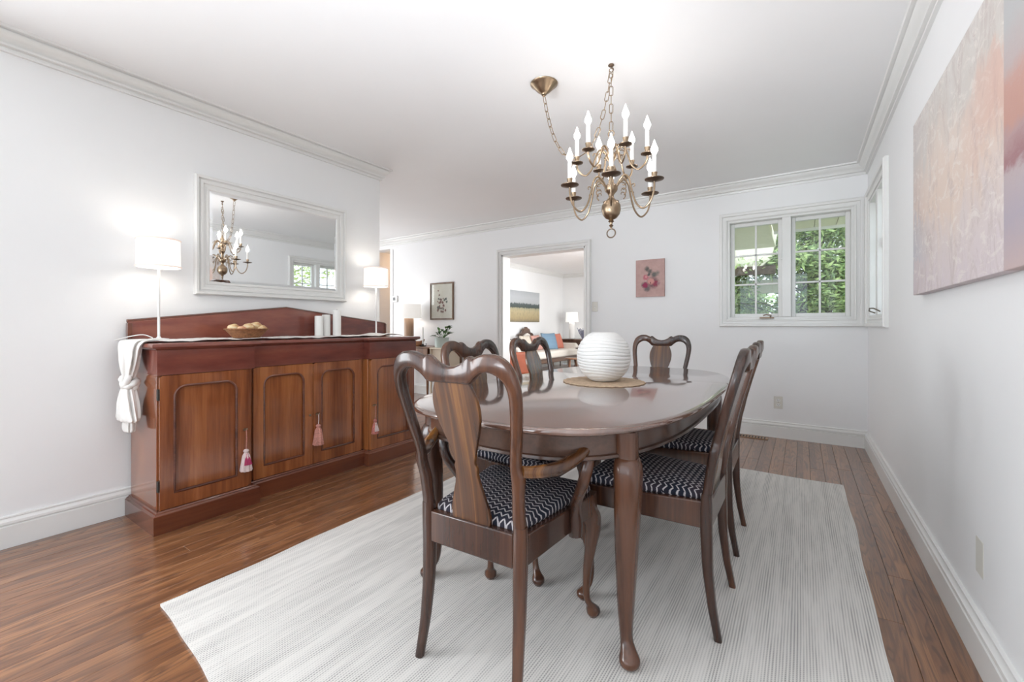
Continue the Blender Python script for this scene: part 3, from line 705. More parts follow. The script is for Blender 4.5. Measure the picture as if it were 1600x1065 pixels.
# table runner: top strip, hanging end tied in a knot
run = empty('table_runner', (-2.88, .9, .947), 0, 'white gauze runner on the sideboard top, left end hanging in a knot', 'table runner')
vv = []; NXr, NYr = 14, 90; m = MB(); top = []; bot = []
for j in range(NYr+1):
    t = j/NYr; yy = .775+t*(2.47-.775)
    for i in range(NXr+1):
        s_ = i/NXr; wdt = .135+.012*sin(t*9); xx = -.01+(s_-.5)*2*wdt+.008*sin(t*13)
        zz = .004+.004*abs(sin(s_*9+t*7))+.005*abs(sin(t*21+s_*4))+.003*sin(s_*19+t*50)**2 + (.010 if t > .86 else 0)*sin((t-.86)/.14*pi)*1.2
        m.v.append((xx, yy-.9, zz))
base_n = len(m.v)
for j in range(NYr+1):
    for i in range(NXr+1):
        a = m.v[j*(NXr+1)+i]; m.v.append((a[0], a[1], a[2]-.003))
for j in range(NYr):
    for i in range(NXr):
        a = j*(NXr+1)+i; q = (a, a+1, a+NXr+2, a+NXr+1); m.f.append(q); m.f.append(tuple(base_n+k_ for k_ in reversed(q)))
ed = [i for i in range(NXr)]+[j*(NXr+1)+NXr for j in range(NYr)]+[NYr*(NXr+1)+i for i in range(NXr, 0, -1)]+[j*(NXr+1) for j in range(NYr, 0, -1)]
for q in range(len(ed)): a, b = ed[q], ed[(q+1) % len(ed)]; m.f.append((a, b, base_n+b, base_n+a))
m.build('runner_top', M['cloth'], run, smooth=70)
def folds(levels, N=72, seed=1, amp=.012):
    rings = []
    for (z, cx, cy, a, b, k_) in levels:
        ring = []
        for i in range(N):
            th = 2*pi*i/N
            f = 1+k_*(.5*sin(th*9+seed+z*7)+.35*sin(th*14+seed*2+z*11)+.2*sin(th*5+z*25))
            ring.append((cx+a*f*cos(th), cy+b*f*sin(th), z))
        rings.append(ring)
    return rings
yc = .762-.9
lv = crom([(.016, -.01, yc+.07, .12, .03, .1), (.012, -.01, yc+.02, .135, .045, .12), (-.01, -.01, yc-.004, .128, .036, .16), (-.06, -.005, yc-.012, .105, .032, .22), (-.12, 0, yc-.014, .072, .030, .25), (-.165, .002, yc-.014, .038, .026, .2), (-.185, .002, yc-.014, .030, .022, .2)], 4)
MB().loft(folds(lv)).build('hanging_drape', M['cloth'], run, smooth=80)
kn = MB()
for k_, (rx_, rz_) in enumerate(((.2, .1), (.9, .9), (-.7, 1.9))):
    pts = []
    for i in range(20):
        a = 2*pi*i/20; p = Vector((.040*cos(a), .026*sin(a), .012*sin(2*a))); p.rotate(Matrix.Rotation(rx_, 3, 'Y')); p.rotate(Matrix.Rotation(rz_*.3, 3, 'X')); pts.append(p+Vector((.004, yc-.012, -.205)))
    kn.tube(pts, [.015+.003*sin(i*2.1) for i in range(20)], 10, closed=True)
kn.build('knot', M['cloth'], run, smooth=80)
lv = crom([(-.215, .004, yc-.012, .028, .022, .25), (-.24, .0, yc-.014, .045, .028, .25), (-.29, -.01, yc-.014, .075, .032, .24), (-.35, -.016, yc-.014, .105, .034, .2), (-.385, -.02, yc-.014, .125, .032, .16), (-.40, -.03, yc-.014, .118, .030, .16), (-.403, -.03, yc-.014, .10, .024, .12)], 4)
MB().loft(folds(lv, seed=3)).build('hanging_tail', M['cloth'], run, smooth=80)
lv = crom([(-.39, -.02, yc-.004, .05, .022, .2), (-.43, -.018, yc-.008, .052, .022, .22), (-.455, -.014, yc-.008, .044, .020, .2), (-.462, -.014, yc-.008, .03, .014, .1)], 4)
MB().loft(folds(lv, seed=5)).build('hanging_tip', M['cloth'], run, smooth=80)

# thin white lamps on the sideboard
def shade(mb_name, parent, r0, r1, z0, z1, mat, trim=None):
    m = MB(); prof = [(r0, z0), (r1, z1)]; n = 48
    m.loft([[(r*cos(2*pi*i/n), r*sin(2*pi*i/n), z) for i in range(n)] for r, z in ((r0, z0), (r1, z1), (r1-.003, z1), (r0-.003, z0))], closed=True)
    s_ = m.build(mb_name, mat, parent, smooth=40)
    if trim:
        for r, z in ((r0, z0+.004), (r1, z1-.004)): MB().tube([((r+.001)*cos(2*pi*i/n), (r+.001)*sin(2*pi*i/n), z) for i in range(n)], .0035, 6, closed=True).build('shade_trim', trim, s_)
    return s_
M['shtrim'] = emis('shade_binding', (1, .8, .72), .25, (.75, .62, .56))
def stick_lamp(loc, label, cord=False):
    e = empty('table_lamp', loc, 0, label, 'lamp', 'thin white lamps on the sideboard')
    MB().lathe([(.045, 0), (.048, .003), (.045, .008), (.012, .012), (.007, .02)], n=28).build('base', M['whitemetal'], e)
    MB().tube([(0, 0, .01), (0, 0, .44)], .0065, 12).build('pole', M['whitemetal'], e)
    shade('lamp_shade', e, .098, .095, .398, .553, M['shade'], M['shtrim'])
    MB().lathe([(0, .43), (.012, .432), (.026, .46), (.028, .485), (.016, .51), (0, .515)], n=16).build('bulb', M['bulb2'], e)
    MB().tube([(.0, 0, .442), (.095, 0, .44)], .002, 5).tube([(.0, 0, .442), (-.095, 0, .44)], .002, 5).build('shade_spider', M['whitemetal'], e)
    if cord: MB().tube(crom([(-.02, -.02, .012), (-.03, -.06, .03), (-.04, -.12, .02), (-.06, -.17, .002)], 5), .0025, 6).build('cord', M['whitemetal'], e)
    return e
stick_lamp((-2.93, .888, .956), 'thin white lamp with lit shade on the sideboard, left of the mirror', True)
stick_lamp((-2.93, 2.345, .958), 'thin white lamp with lit shade on the sideboard, right of the mirror')

# bread basket and loaves
M['wicker'] = plain('brown_wicker', (.30, .13, .055), .7, .35, 90, .9, 130)
bk = empty('bread_basket', (-2.84, 1.30, .956), R(90), 'small oval brown wicker basket holding bread on the sideboard', 'basket')
N = 48
def oval(a, b, z, k_=0): return [(a*cos(2*pi*i/N)*(1+k_*(i % 2)), b*sin(2*pi*i/N)*(1+k_*(i % 2)), z) for i in range(N)]
rr = [oval(.075+.045*t+.0, .05+.030*t, .004+.052*t, .02 if j % 2 else -.02) for j, t in enumerate([i/9 for i in range(10)])]
MB().loft(rr+[[(p[0]*.94, p[1]*.94, p[2]) for p in r_] for r_ in reversed(rr)], cap=True).build('basket_wall', M['wicker'], bk, smooth=20)
MB().tube(oval(.122, .082, .058), .0045, 6, closed=True).build('rim', M['wicker'], bk)
M['bread'] = Mt('crusty_bread', .75); v_ = M['bread'].coord(); M['bread'].base(M['bread'].ramp(M['bread'].noise(v_, 22, 4, .7), [(.35, (.50, .22, .10)), (.55, (.70, .50, .26)), (.7, (.80, .72, .56))])); M['bread'].bump(M['bread'].noise(v_, 70, 3), .5, .002); M['bread'] = M['bread'].m
M['bread2'] = Mt('red_crusty_bread', .75); v_ = M['bread2'].coord(); M['bread2'].base(M['bread2'].ramp(M['bread2'].noise(v_, 18, 4, .7), [(.35, (.55, .20, .12)), (.55, (.72, .42, .25)), (.75, (.80, .66, .46))])); M['bread2'] = M['bread2'].m
for (dx, dy, dz, a, b, c_, mt, lab) in ((0.0, -.075, .062, .038, .034, .028, 'bread', 'round golden bread roll at the left end of the basket'),
        (.03, -.045, .055, .030, .030, .022, 'bread2', 'reddish bread roll in front in the basket'),
        (.0, .010, .066, .043, .032, .028, 'bread', 'pale floury oval loaf in the middle of the basket'),
        (-.01, .057, .074, .036, .036, .028, 'bread', 'round loaf heaped highest in the basket'),
        (.015, .082, .058, .032, .030, .024, 'bread', 'floury roll at the right end of the basket')):
    m = MB(); m.lathe([(0, -1), (.5, -.86), (.85, -.5), (1, -.05), (.93, .4), (.7, .72), (.38, .93), (0, 1)], n=20)
    m.v = [(p[0]*a*1.0, p[1]*b*(1.0), p[2]*c_*(1+.06*sin(p[0]*5+p[1]*4))) for p in m.v]
    tag(m.build('bread_roll', M[mt], loc=(-2.84+dx, 1.30+dy, .956+dz), smooth=80), lab, 'bread', 'bread in the basket')
for (y_, x_, h_, lab) in ((1.835, -2.93, .150, 'white pillar candle on the sideboard, leftmost of the three'), (1.905, -2.95, .160, 'white pillar candle on the sideboard, between the other two'), (1.975, -2.92, .195, 'tallest white pillar candle on the sideboard, rightmost of three')):
    e = empty('pillar_candle', (x_, y_, .956), 0, lab, 'candle', 'white pillar candles on the sideboard')
    MB().lathe([(.0275, 0), (.029, .003), (.029, h_-.004), (.026, h_), (.012, h_-.004), (0, h_-.005)], n=32).build('candle_body', M['wax'], e)
    MB().tube([(0, 0, h_-.006), (.001, 0, h_+.008)], .0012, 5).build('wick', M['slot'], e)

# mirror
mr = empty('wall_mirror', (XL+.001, 1.62, 1.60), 0, 'wide rectangular wall mirror in a white frame above the sideboard', 'mirror')
my0, my1, mz0, mz1 = 1.185-1.62, 2.080-1.62, 1.305-1.60, 1.885-1.60
mfr = casing('mirror_frame', (my0, my1, mz0, mz1), 'x', 0, 1, [(-.006, 0), (-.006, .010), (.0, .018), (.010, .018), (.013, .011), (.028, .014), (.032, .024), (.046, .026), (.050, .019), (.056, .022), (.060, .034), (.072, .036), (.078, .028), (.078, 0)], M['trim'], mr, None)
gl = MB(); bv = .022
ro = [(.008, my0, mz0), (.008, my1, mz0), (.008, my1, mz1), (.008, my0, mz1)]; ri = [(.0105, my0+bv, mz0+bv), (.0105, my1-bv, mz0+bv), (.0105, my1-bv, mz1-bv), (.0105, my0+bv, mz1-bv)]
bk_ = [(.002, *p[1:]) for p in ro]
gl.loft([bk_, ro, ri]).build('mirror_glass', M['mirror'], mr, smooth=0)

# ------------------------------------------------------------------ chandelier
CX, CY = -.835, 2.182
cd = empty('chandelier', (CX, CY, 1.50), 0, 'twelve light brass chandelier with candle bulbs hanging over the dining table', 'chandelier')
def zc(z): return z-1.50
MB().lathe([(0, zc(1.545)), (.004, zc(1.546)), (.006, zc(1.556)), (.012, zc(1.562)), (.006, zc(1.568)), (.008, zc(1.578)), (.016, zc(1.584)), (.010, zc(1.592)),
            (.030, zc(1.602)), (.044, zc(1.620)), (.050, zc(1.645)), (.048, zc(1.668)), (.036, zc(1.688)), (.022, zc(1.698)), (.014, zc(1.710)), (.014, zc(1.722)), (.022, zc(1.734)), (.030, zc(1.742)), (.034, zc(1.752)), (.034, zc(1.768)), (.026, zc(1.776)), (.014, zc(1.786)),
            (.012, zc(1.82)), (.020, zc(1.838)), (.028, zc(1.852)), (.022, zc(1.870)), (.012, zc(1.885)), (.014, zc(1.900)), (.026, zc(1.914)), (.028, zc(1.936)), (.018, zc(1.946)), (.010, zc(1.955)), (.016, zc(1.975)), (.018, zc(1.99)), (.009, zc(2.012)), (.006, zc(2.03)), (0, zc(2.032))], n=28).build('body', M['brass'], cd)
def ringpts(c, r, n=20, ax='x', sx=1, sz=1):
    out = []
    for i in range(n):
        a = 2*pi*i/n; u, v = r*cos(a)*sx, r*sin(a)*sz
        out.append((c[0]+u, c[1], c[2]+v) if ax == 'x' else (c[0], c[1]+u, c[2]+v))
    return out
MB().tube(ringpts((0, 0, zc(1.522)), .023), .0035, 8, closed=True).build('bottom_ring', M['bronze'], cd)
MB().tube(ringpts((0, 0, zc(2.046)), .016), .003, 8, closed=True).build('top_ring', M['brass'], cd)
def arm(path, ang, pr, ch, ps, curl):
    P = crom([(r, zc(z)) for r, z in path], 6)
    D = (cos(ang), sin(ang))
    def at(r, z): return (D[0]*r, D[1]*r, z)
    a = MB().tube([at(r, z) for r, z in P], .0048, 8)
    # scrolls
    for (r0, z0, R0, s0, sg) in curl:
        pts = []
        for i in range(15):
            t = i/14; th = s0+sg*t*4.4; q = R0*(1-.75*t); pts.append(at(r0+q*cos(th), zc(z0)+q*sin(th)))
        a.tube(pts, [.0036*(1-.5*i/14) for i in range(15)], 6)
    ao = a.build('arm', M['brass'], cd)
    rx_, zx = path[-1]; c = at(rx_, zc(zx))
    MB().lathe([(.004, -.012), (.006, -.004), (pr*.55, .0), (pr, .006), (pr*1.02, .009), (pr*.9, .007), (pr*.45, .004), (.008, .006)], c, 24).build('drip_pan', M['bronze'], ao)
    MB().lathe([(.010, .004), (.013, .010), (.011, .016), (.014, .034), (.015, .040), (.012, .041)], c, 16).build('candle_cup', M['brass'], ao)
    MB().lathe([(.0105, .038), (.0105, .038+ch), (.008, .040+ch)], c, 14).build('candle_sleeve', M['wax'], ao)
    b0 = .040+ch
    MB().lathe([(.006, b0), (.010, b0+.008), (.017, b0+.022), (.0165, b0+.032), (.010, b0+.048), (.005, b0+.062), (.0015, b0+.074), (0, b0+.076)], c, 14).build('bulb', M['bulb'], ao)
vd = math.atan2(-CY, -CX)   # direction from the chandelier to the camera
low = [(.024, 1.752), (.048, 1.790), (.078, 1.812), (.104, 1.785), (.118, 1.725), (.142, 1.655), (.180, 1.622), (.218, 1.650), (.236, 1.700), (.238, 1.745)]
upp = [(.018, 1.925), (.040, 1.960), (.064, 1.965), (.084, 1.925), (.104, 1.870), (.134, 1.842), (.164, 1.858), (.180, 1.885), (.182, 1.908)]
for k_ in range(6):
    arm(low, vd+k_*pi/3, .045, .085, 1, [(.070, 1.772, .028, 2.0, -1), (.066, 1.732, .024, -1.2, 1), (.128, 1.745, .012, 2.6, -1)])
    arm(upp, vd+R(22)+k_*pi/3, .032, .088, 1, [(.055, 1.935, .020, 2.0, -1), (.09, 1.945, .012, 3.0, -1)])
# link chains
lme = MB(); n = 16; pts = []
for i in range(n):
    a = 2*pi*i/n; u, v = .0095*cos(a), .0095*sin(a)+(.0160 if sin(a) > 0 else -.0160); pts.append((u, 0, v))
lk0 = lme.tube(pts, .0021, 6, closed=True).build('chain_link', M['brass'], cd)
def chain(pts, first=False):
    out = []; d = 0; pitch = .0465; pts = [Vector(p) for p in pts]; acc = 0; i = 0; k_ = 0
    seg = [(pts[i], pts[i+1]) for i in range(len(pts)-1)]; need = pitch/2
    for a, b in seg:
        L = (b-a).length; s_ = 0
        while L-s_ >= need:
            s_ += need; need = pitch; out.append((a+(b-a)*(s_/L), (b-a).normalized(), k_)); k_ += 1
        need -= (L-s_)
    return out
links = chain([(0, 0, zc(2.062)), (0, 0, zc(2.375))])
a_ = .073; sw = []
A0 = Vector((-1.216-CX, 2.138-CY, zc(2.335))); B0 = Vector((0, 0, zc(2.37)))
for i in range(41):
    t = i/40; h_ = .19*(2*t-1); z = a_*(math.cosh(h_/a_)-1); zz = zc(1.955)+z*(.38+.035*t)/.42
    p = A0.lerp(B0, t); sw.append((p.x, p.y, zz))
links += chain(sw)
for i, (p, t, k_) in enumerate(links):
    o = lk0 if i == 0 else lk0.copy()
    if i: COL.objects.link(o); o.parent = cd
    q = t.to_track_quat('Z', 'Y'); q2 = q @ Matrix.Rotation(pi/2*(k_ % 2)+.4, 3, 'Z').to_quaternion()
    o.rotation_mode = 'QUATERNION'; o.rotation_quaternion = q2; o.location = p
MB().tube(crom([(.0, 0, zc(2.405)), (0, 0, zc(2.395)), (.010, 0, zc(2.388)), (.012, 0, zc(2.378)), (.004, 0, zc(2.370)), (-.006, 0, zc(2.374)), (-.010, 0, zc(2.380))], 4), .0028, 8).lathe([(.014, 0), (.016, -.004), (.010, -.010), (.004, -.013)], (0, 0, zc(2.4095)), 20).build('ceiling_hook', M['bronze'], cd)
MB().lathe([(.074, 0), (.078, -.003), (.076, -.008), (.066, -.014), (.052, -.030), (.036, -.046), (.022, -.056), (.016, -.060), (.014, -.066), (.006, -.070), (.004, -.076)], (-1.216-CX, 2.138-CY, zc(2.4095)), 36).build('canopy', M['brass'], cd, label='bell shaped brass ceiling canopy')

# ------------------------------------------------------------------ pictures, outlets, switch, thermostat
def abstract_m():
    m = Mt('abstract_paint', .75); tc = m.add('ShaderNodeTexCoord'); sep = m.add('ShaderNodeSeparateXYZ'); m.l(tc.outputs['Object'], sep.inputs[0])
    y, z = sep.outputs[1], sep.outputs[2]     # local: y 0 at far end going negative to the near end; z 0 bottom
    def mp(sc, rot=(0, 0, 0)):
        x = m.add('ShaderNodeMapping'); x.inputs['Scale'].default_value = sc; x.inputs['Rotation'].default_value = rot; m.l(tc.outputs['Object'], x.inputs[0]); return x.outputs[0]
    n1 = m.noise(mp((1, 2.2, 1.3)), 2.6, 6, .7, .6); n2 = m.noise(mp((1, 5, 2.2)), 2.2, 8, .8, .8); n3 = m.noise(mp((1, 2.5, 5)), 4, 7, .75, 1.0)
    zz = m.math('ADD', z, m.math('MULTIPLY', m.math('SUBTRACT', n1, .5), .55))
    c = m.ramp(m.math('DIVIDE', zz, .774), [(0, (.66, .58, .60)), (.22, (.66, .58, .56)), (.42, (.70, .57, .49)), (.62, (.70, .59, .52)), (.80, (.62, .58, .54)), (1, (.66, .63, .60))])
    # blue and mauve touches at the far lower corner
    far = m.math('SUBTRACT', 1.0, m.math('SMOOTH_MIN', 1.0, m.math('MULTIPLY', m.math('ABSOLUTE', y), 3.2), .1))
    lowm = m.math('LESS_THAN', m.math('ABSOLUTE', m.math('SUBTRACT', zz, .20)), .09)
    c = m.mix(m.math('MULTIPLY', m.math('MULTIPLY', far, lowm), m.math('MULTIPLY', n2, 1.0)), c, (.40, .50, .60))
    c = m.mix(m.math('MULTIPLY', far, .35), c, (.46, .40, .42))
    c = m.mix(m.math('MULTIPLY', m.ramp(n2, [(.50, (0, 0, 0)), (.62, (1, 1, 1))]), .6), c, (.50, .42, .40))
    c = m.mix(m.math('MULTIPLY', m.ramp(n3, [(.52, (0, 0, 0)), (.60, (1, 1, 1))]), .5), c, (.80, .75, .70))
    # salmon zone close to the seam
    nearm = m.ramp(m.math('MULTIPLY', y, -1.0), [(.70, (0, 0, 0)), (1.0, (1, 1, 1))])
    midm = m.ramp(m.math('DIVIDE', zz, .774), [(.38, (0, 0, 0)), (.5, (1, 1, 1)), (.68, (1, 1, 1)), (.78, (0, 0, 0))])
    c = m.mix(m.math('MULTIPLY', m.math('MULTIPLY', nearm, midm), .45), c, (.62, .34, .27))
    # block at the near end, beyond a straight seam
    blk = m.ramp(m.math('DIVIDE', m.math('ADD', z, m.math('MULTIPLY', m.math('SUBTRACT', n3, .5), .10)), .774), [(.0, (.54, .42, .41)), (.16, (.43, .38, .43)), (.30, (.48, .40, .41)), (.34, (.34, .18, .19)), (.42, (.44, .30, .30)), (.46, (.52, .30, .25)), (.58, (.54, .32, .27)), (.66, (.50, .42, .41)), (.8, (.48, .48, .48))])
    c = m.mix(m.math('LESS_THAN', y, -1.068), c, blk)
    m.base(c); m.bump(n2, .5, .004); return m.m
M['abstract'] = abstract_m()
ca = empty('canvas_painting', (XR-.001, 2.665, 1.174), 0, 'large peach, pink and grey abstract canvas on the right wall', 'painting')
MB().box(-.036, 0, -1.30, 0, 0, .774).build('stretched_canvas', M['abstract'], ca, bevel=.002)
# flower print on the back wall
def dotart(name, bg1, bg2, blobs, base_rough=.7):
    """blobs: (u, v, radius, colour, softness) in local metres x,z"""
    m = Mt(name, base_rough); tc = m.add('ShaderNodeTexCoord'); n = m.noise(tc.outputs['Object'], 18, 3)
    c = m.ramp(n, [(.3, bg1), (.7, bg2)])
    dn = m.add('ShaderNodeTexNoise'); dn.inputs['Scale'].default_value = 60; m.l(tc.outputs['Object'], dn.inputs['Vector'])
    mixv = m.add('ShaderNodeVectorMath', operation='MULTIPLY_ADD'); m.l(dn.outputs['Color'], mixv.inputs[0]); mixv.inputs[1].default_value = (.03, .0, .03); m.l(tc.outputs['Object'], mixv.inputs[2])
    for (u, v, r, col, so) in blobs:
        d = m.add('ShaderNodeVectorMath', operation='DISTANCE'); sc = m.add('ShaderNodeVectorMath', operation='MULTIPLY'); sc.inputs[1].default_value = (1, 0, 1)
        m.l(mixv.outputs[0], sc.inputs[0]); m.l(sc.outputs[0], d.inputs[0]); d.inputs[1].default_value = (u+.015, 0, v+.015)
        f = m.math('MULTIPLY', m.math('SUBTRACT', r, d.outputs['Value']), 1/(r*so)); x = m.add('ShaderNodeClamp'); m.l(f, x.inputs[0])
        c = m.mix(x.outputs[0], c, col)
    m.base(c); return m.m
fp = empty('flower_print', (-1.353, YB-.002, 1.343), 0, 'small dusty pink canvas print of roses on the back wall left of the window', 'picture')
B = [(-.03, .30, .035, (.12, .11, .10), .6), (.0, .27, .03, (.14, .13, .12), .6), (.045, .235, .04, (.14, .14, .13), .6), (.08, .25, .03, (.22, .2, .18), .8), (-.01, .24, .02, (.1, .1, .1), .6), (.03, .15, .075, (.20, .10, .11), .5), (-.06, .13, .04, (.16, .13, .12), .6), (-.03, .09, .045, (.16, .13, .13), .6), (.06, .14, .04, (.30, .05, .09), .5), (-.045, .21, .034, (.50, .14, .18), .4), (-.05, .125, .036, (.30, .03, .09), .4), (.012, .165, .042, (.62, .30, .27), .4), (-.04, .215, .018, (.70, .34, .34), .7), (.008, .148, .008, (.08, .02, .02), .5), (.09, .14, .02, (.35, .2, .22), .6)]
MB().box(-.152, .152, -.022, 0, 0, .40).build('stretched_canvas', dotart('rose_print', (.48, .31, .28), (.56, .37, .34), B), fp, bevel=.002)
# framed botanical
M['walnut'] = wood('walnut_frame', (.10, .06, .035), (.17, .10, .06), (.24, .15, .09), 'z', .4, .2)
fx0, fx1, fz0, fz1 = -.228, .228, .0, .545
bf = empty('framed_botanical_print', (-4.38, YB-.002, 1.118), 0, 'brown framed botanical print with small dark flowers above the side table', 'picture')
casing('picture_frame', (fx0+.022, fx1-.022, fz0+.022, fz1-.022), 'y', 0, -1, [(0, 0), (0, .016), (.004, .022), (.018, .022), (.022, .018), (.022, 0)], M['walnut'], bf, None)
rnd = random.Random(4); B = []
for i in range(34):
    v = .11+rnd.random()*.33; u = (rnd.random()-.5)*.20*(1-abs(v-.27)*1.6); col = rnd.choice([(.06, .055, .05), (.16, .05, .04), (.20, .07, .06), (.10, .11, .08)]); B.append((u, v, .013+rnd.random()*.012, col, .4))
B.append((0, .27, .004, (.2, .18, .15), .5))
MB().box(fx0+.02, fx1-.02, -.008, 0, fz0+.02, fz1-.02).build('print', dotart('botanical_sheet', (.66, .60, .52), (.70, .65, .58), B), bf)
MB().box(fx0+.02, fx1-.02, -.0125, -.011, fz0+.02, fz1-.02).build('picture_glass', M['glass'], bf, smooth=0)
# outlets / switch
def outlet(loc, rz_, label, switch=False):
    e = empty('light_switch' if switch else 'wall_outlet', loc, rz_, label, 'switch' if switch else 'outlet')
    MB().box(-.035, .035, -.006, 0, -.057, .057).build('cover_plate', M['plate'], e, bevel=.003)
    if switch:
        MB().box(-.006, .006, -.009, -.006, -.014, .014).build('toggle_slot', M['trim'], e, bevel=.001); MB().box(-.004, .004, -.016, -.006, -.002, .009).build('toggle', M['plate'], e, bevel=.001)
    else:
        for s in (-.0205, .0205):
            r_ = MB().lathe([(0, 0), (.0165, 0), (.0165, .003), (0, .003)], n=24); r_.v = [(p[0], -.006-p[2], p[1]*.82+s) for p in r_.v]
            r_ = r_.build('receptacle', M['trim'], e)
            MB().box(-.0075, -.0050, -.0095, -.0088, s-.001, s+.008).box(.0050, .0075, -.0095, -.0088, s-.001, s+.007).box(-.002, .002, -.0095, -.0088, s-.010, s-.006).build('socket_slots', M['slot'], r_)
    sc_ = MB().lathe([(0, 0), (.003, 0), (.002, .0015), (0, .0015)], n=10); sc_.v = [(p[0], -.006-p[2], p[1]) for p in sc_.v]; sc_.build('screw', M['bronze'], e)
    return e
outlet((-.182, YB-.001, .324), 0, 'ivory wall outlet low on the back wall below the window')
outlet((XR-.001, 1.93, .315), R(90), 'ivory wall outlet low on the right wall under the abstract canvas')
outlet((-1.99, YB-.001, 1.253), 0, 'ivory light switch on the back wall right of the doorway', True)
th = empty('thermostat', (-5.385, YB-.001, 1.455), 0, 'small white thermostat with grey screen on the back wall above the drum lamp', 'thermostat')
MB().box(-.055, .055, -.022, 0, -.05, .05).build('housing', M['whitemetal'], th, bevel=.005); MB().box(-.035, .018, -.024, -.022, -.024, .026).build('screen', plain('grey_screen', (.10, .10, .10), .3), th)
# floor vent
fv = empty('floor_vent', (-.405, 4.565, .0), 0, 'brown slotted floor register against the back wall baseboard', 'vent')
MB().box(-.15, .15, -.045, .045, .0005, .006).build('vent_frame', plain('tan_metal', (.32, .19, .11), .4), fv, bevel=.002)
for i in range(11): MB().box(-.128+i*.0245, -.116+i*.0245, -.030, .030, .006, .0072).build('slot', M['slot'], fv, smooth=0)

# ------------------------------------------------------------------ entry: side table, lamp, plant, candlestick
M['brown'] = wood('walnut_brown', (.07, .03, .014), (.15, .065, .03), (.24, .11, .05), 'z', .35, .3)
M['creamp'] = plain('cream_painted_wood', (.72, .63, .50), .5, .02)
st = empty('side_table', (-4.62, 4.43, 0), 0, 'brown drop leaf side table against the back wall beside the sideboard', 'table')
MB().box(-.46, .42, -.20, .22, .722, .742).build('tabletop', M['brown'], st, bevel=.005)
MB().box(-.40, .34, -.15, .18, .62, .722).build('apron', M['brown'], st, bevel=.002)
MB().loft([[(-.42, -.222, .50), (.38, -.222, .50), (.38, -.206, .50), (-.42, -.206, .50)], [(-.44, -.222, .53), (.41, -.222, .53), (.41, -.206, .53), (-.44, -.206, .53)], [(-.44, -.215, .72), (.41, -.215, .72), (.41, -.200, .72), (-.44, -.200, .72)]]).build('drop_leaf', M['brown'], st, bevel=.003)
for sx in (-.38, .33):
    for sy in (-.13, .16): MB().lathe([(.014, 0), (.018, .02), (.013, .06), (.020, .30), (.016, .34), (.024, .40), (.018, .46), (.024, .50), (.024, .70)], (sx, sy, 0), 14).build('leg', M['brown'], st)
cs = empty('plant_stand', (-4.06, 4.40, 0), 0, 'cream painted stand holding the potted plant at the right end of the side table', 'stand')
MB().box(-.14, .16, -.16, .20, .715, .735).build('top', M['creamp'], cs, bevel=.004); MB().box(-.12, .13, -.13, .17, .30, .715).build('cabinet', M['creamp'], cs, bevel=.003)
for sx in (-.125, .140):
    for sy in (-.14, .17): MB().box(sx-.012, sx+.012, sy-.012, sy+.012, 0, .715).build('leg', M['creamp'] if sx < 0 else M['brown'], cs, bevel=.002)
tl = empty('drum_table_lamp', (-4.83, 4.46, .742), 0, 'wooden cylinder table lamp with lit white drum shade on the side table', 'lamp')
M['ribw'] = wood('pale_ribbed_wood', (.22, .13, .08), (.34, .21, .13), (.46, .30, .20), 'z', .5, .1)
MB().lathe([(.055, 0), (.068, .006), (.068, .40), (.06, .41), (.01, .415), (.008, .45)], n=40, rfun=lambda r, a, z: r*(1+.04*abs(sin(a*9))) if r > .05 else r).build('base', M['ribw'], tl)
shade('lamp_shade', tl, .185, .175, .395, .605, M['shade_d'])
MB().lathe([(0, .45), (.03, .48), (.03, .51), (0, .54)], n=14).build('bulb', M['bulb2'], tl); MB().tube([(-.178, 0, .45), (.178, 0, .45)], .002, 5).build('shade_spider', M['whitemetal'], tl)
bw = empty('wooden_bowl', (-4.53, 4.34, .742), R(20), 'small orange brown boat shaped wooden bowl beside the drum lamp', 'bowl')
MB().loft([[(a*cos(2*pi*i/28), b*sin(2*pi*i/28), z+.03*abs(cos(2*pi*i/28))**3*(z > .03)) for i in range(28)] for a, b, z in ((.04, .025, 0), (.075, .045, .02), (.105, .06, .05), (.115, .066, .07), (.105, .058, .068), (.07, .04, .03), (.03, .02, .015))]).build('bowl_shell', plain('tan_wood', (.45, .22, .12), .5, .1), bw, smooth=60)
ck = empty('chamber_candlestick', (-4.41, 4.33, .742), 0, 'dark chamberstick with tall white taper candle between the bowl and the plant', 'candlestick')
MB().lathe([(0, 0), (.04, 0), (.05, .012), (.047, .012), (.02, .005), (.012, .01), (.014, .035), (0, .036)], n=24).tube([(.045, 0, .012), (.07, 0, .02), (.072, 0, .04), (.05, 0, .035)], .004, 6).build('holder', M['iron'], ck)
MB().lathe([(.010, .03), (.009, .26), (.004, .265), (0, .266)], n=14).build('taper_candle', M['wax'], ck)
pt = empty('potted_plant', (-4.08, 4.36, .735), 0, 'small leafy green plant in a pale green glass pot', 'plant')
M['pot'] = plain('pale_green_glaze', (.50, .58, .54), .3, .03)
MB().lathe([(.085, 0), (.092, .006), (.098, .13), (.100, .135), (.092, .135), (.088, .12), (0, .118)], n=32).build('pot', M['pot'], pt)
M['leaf'] = plain('deep_green_leaf', (.035, .10, .03), .35, .35, 14)
M['leafl'] = plain('light_green_leaf', (.10, .24, .06), .4, .3, 14)
rnd = random.Random(12)
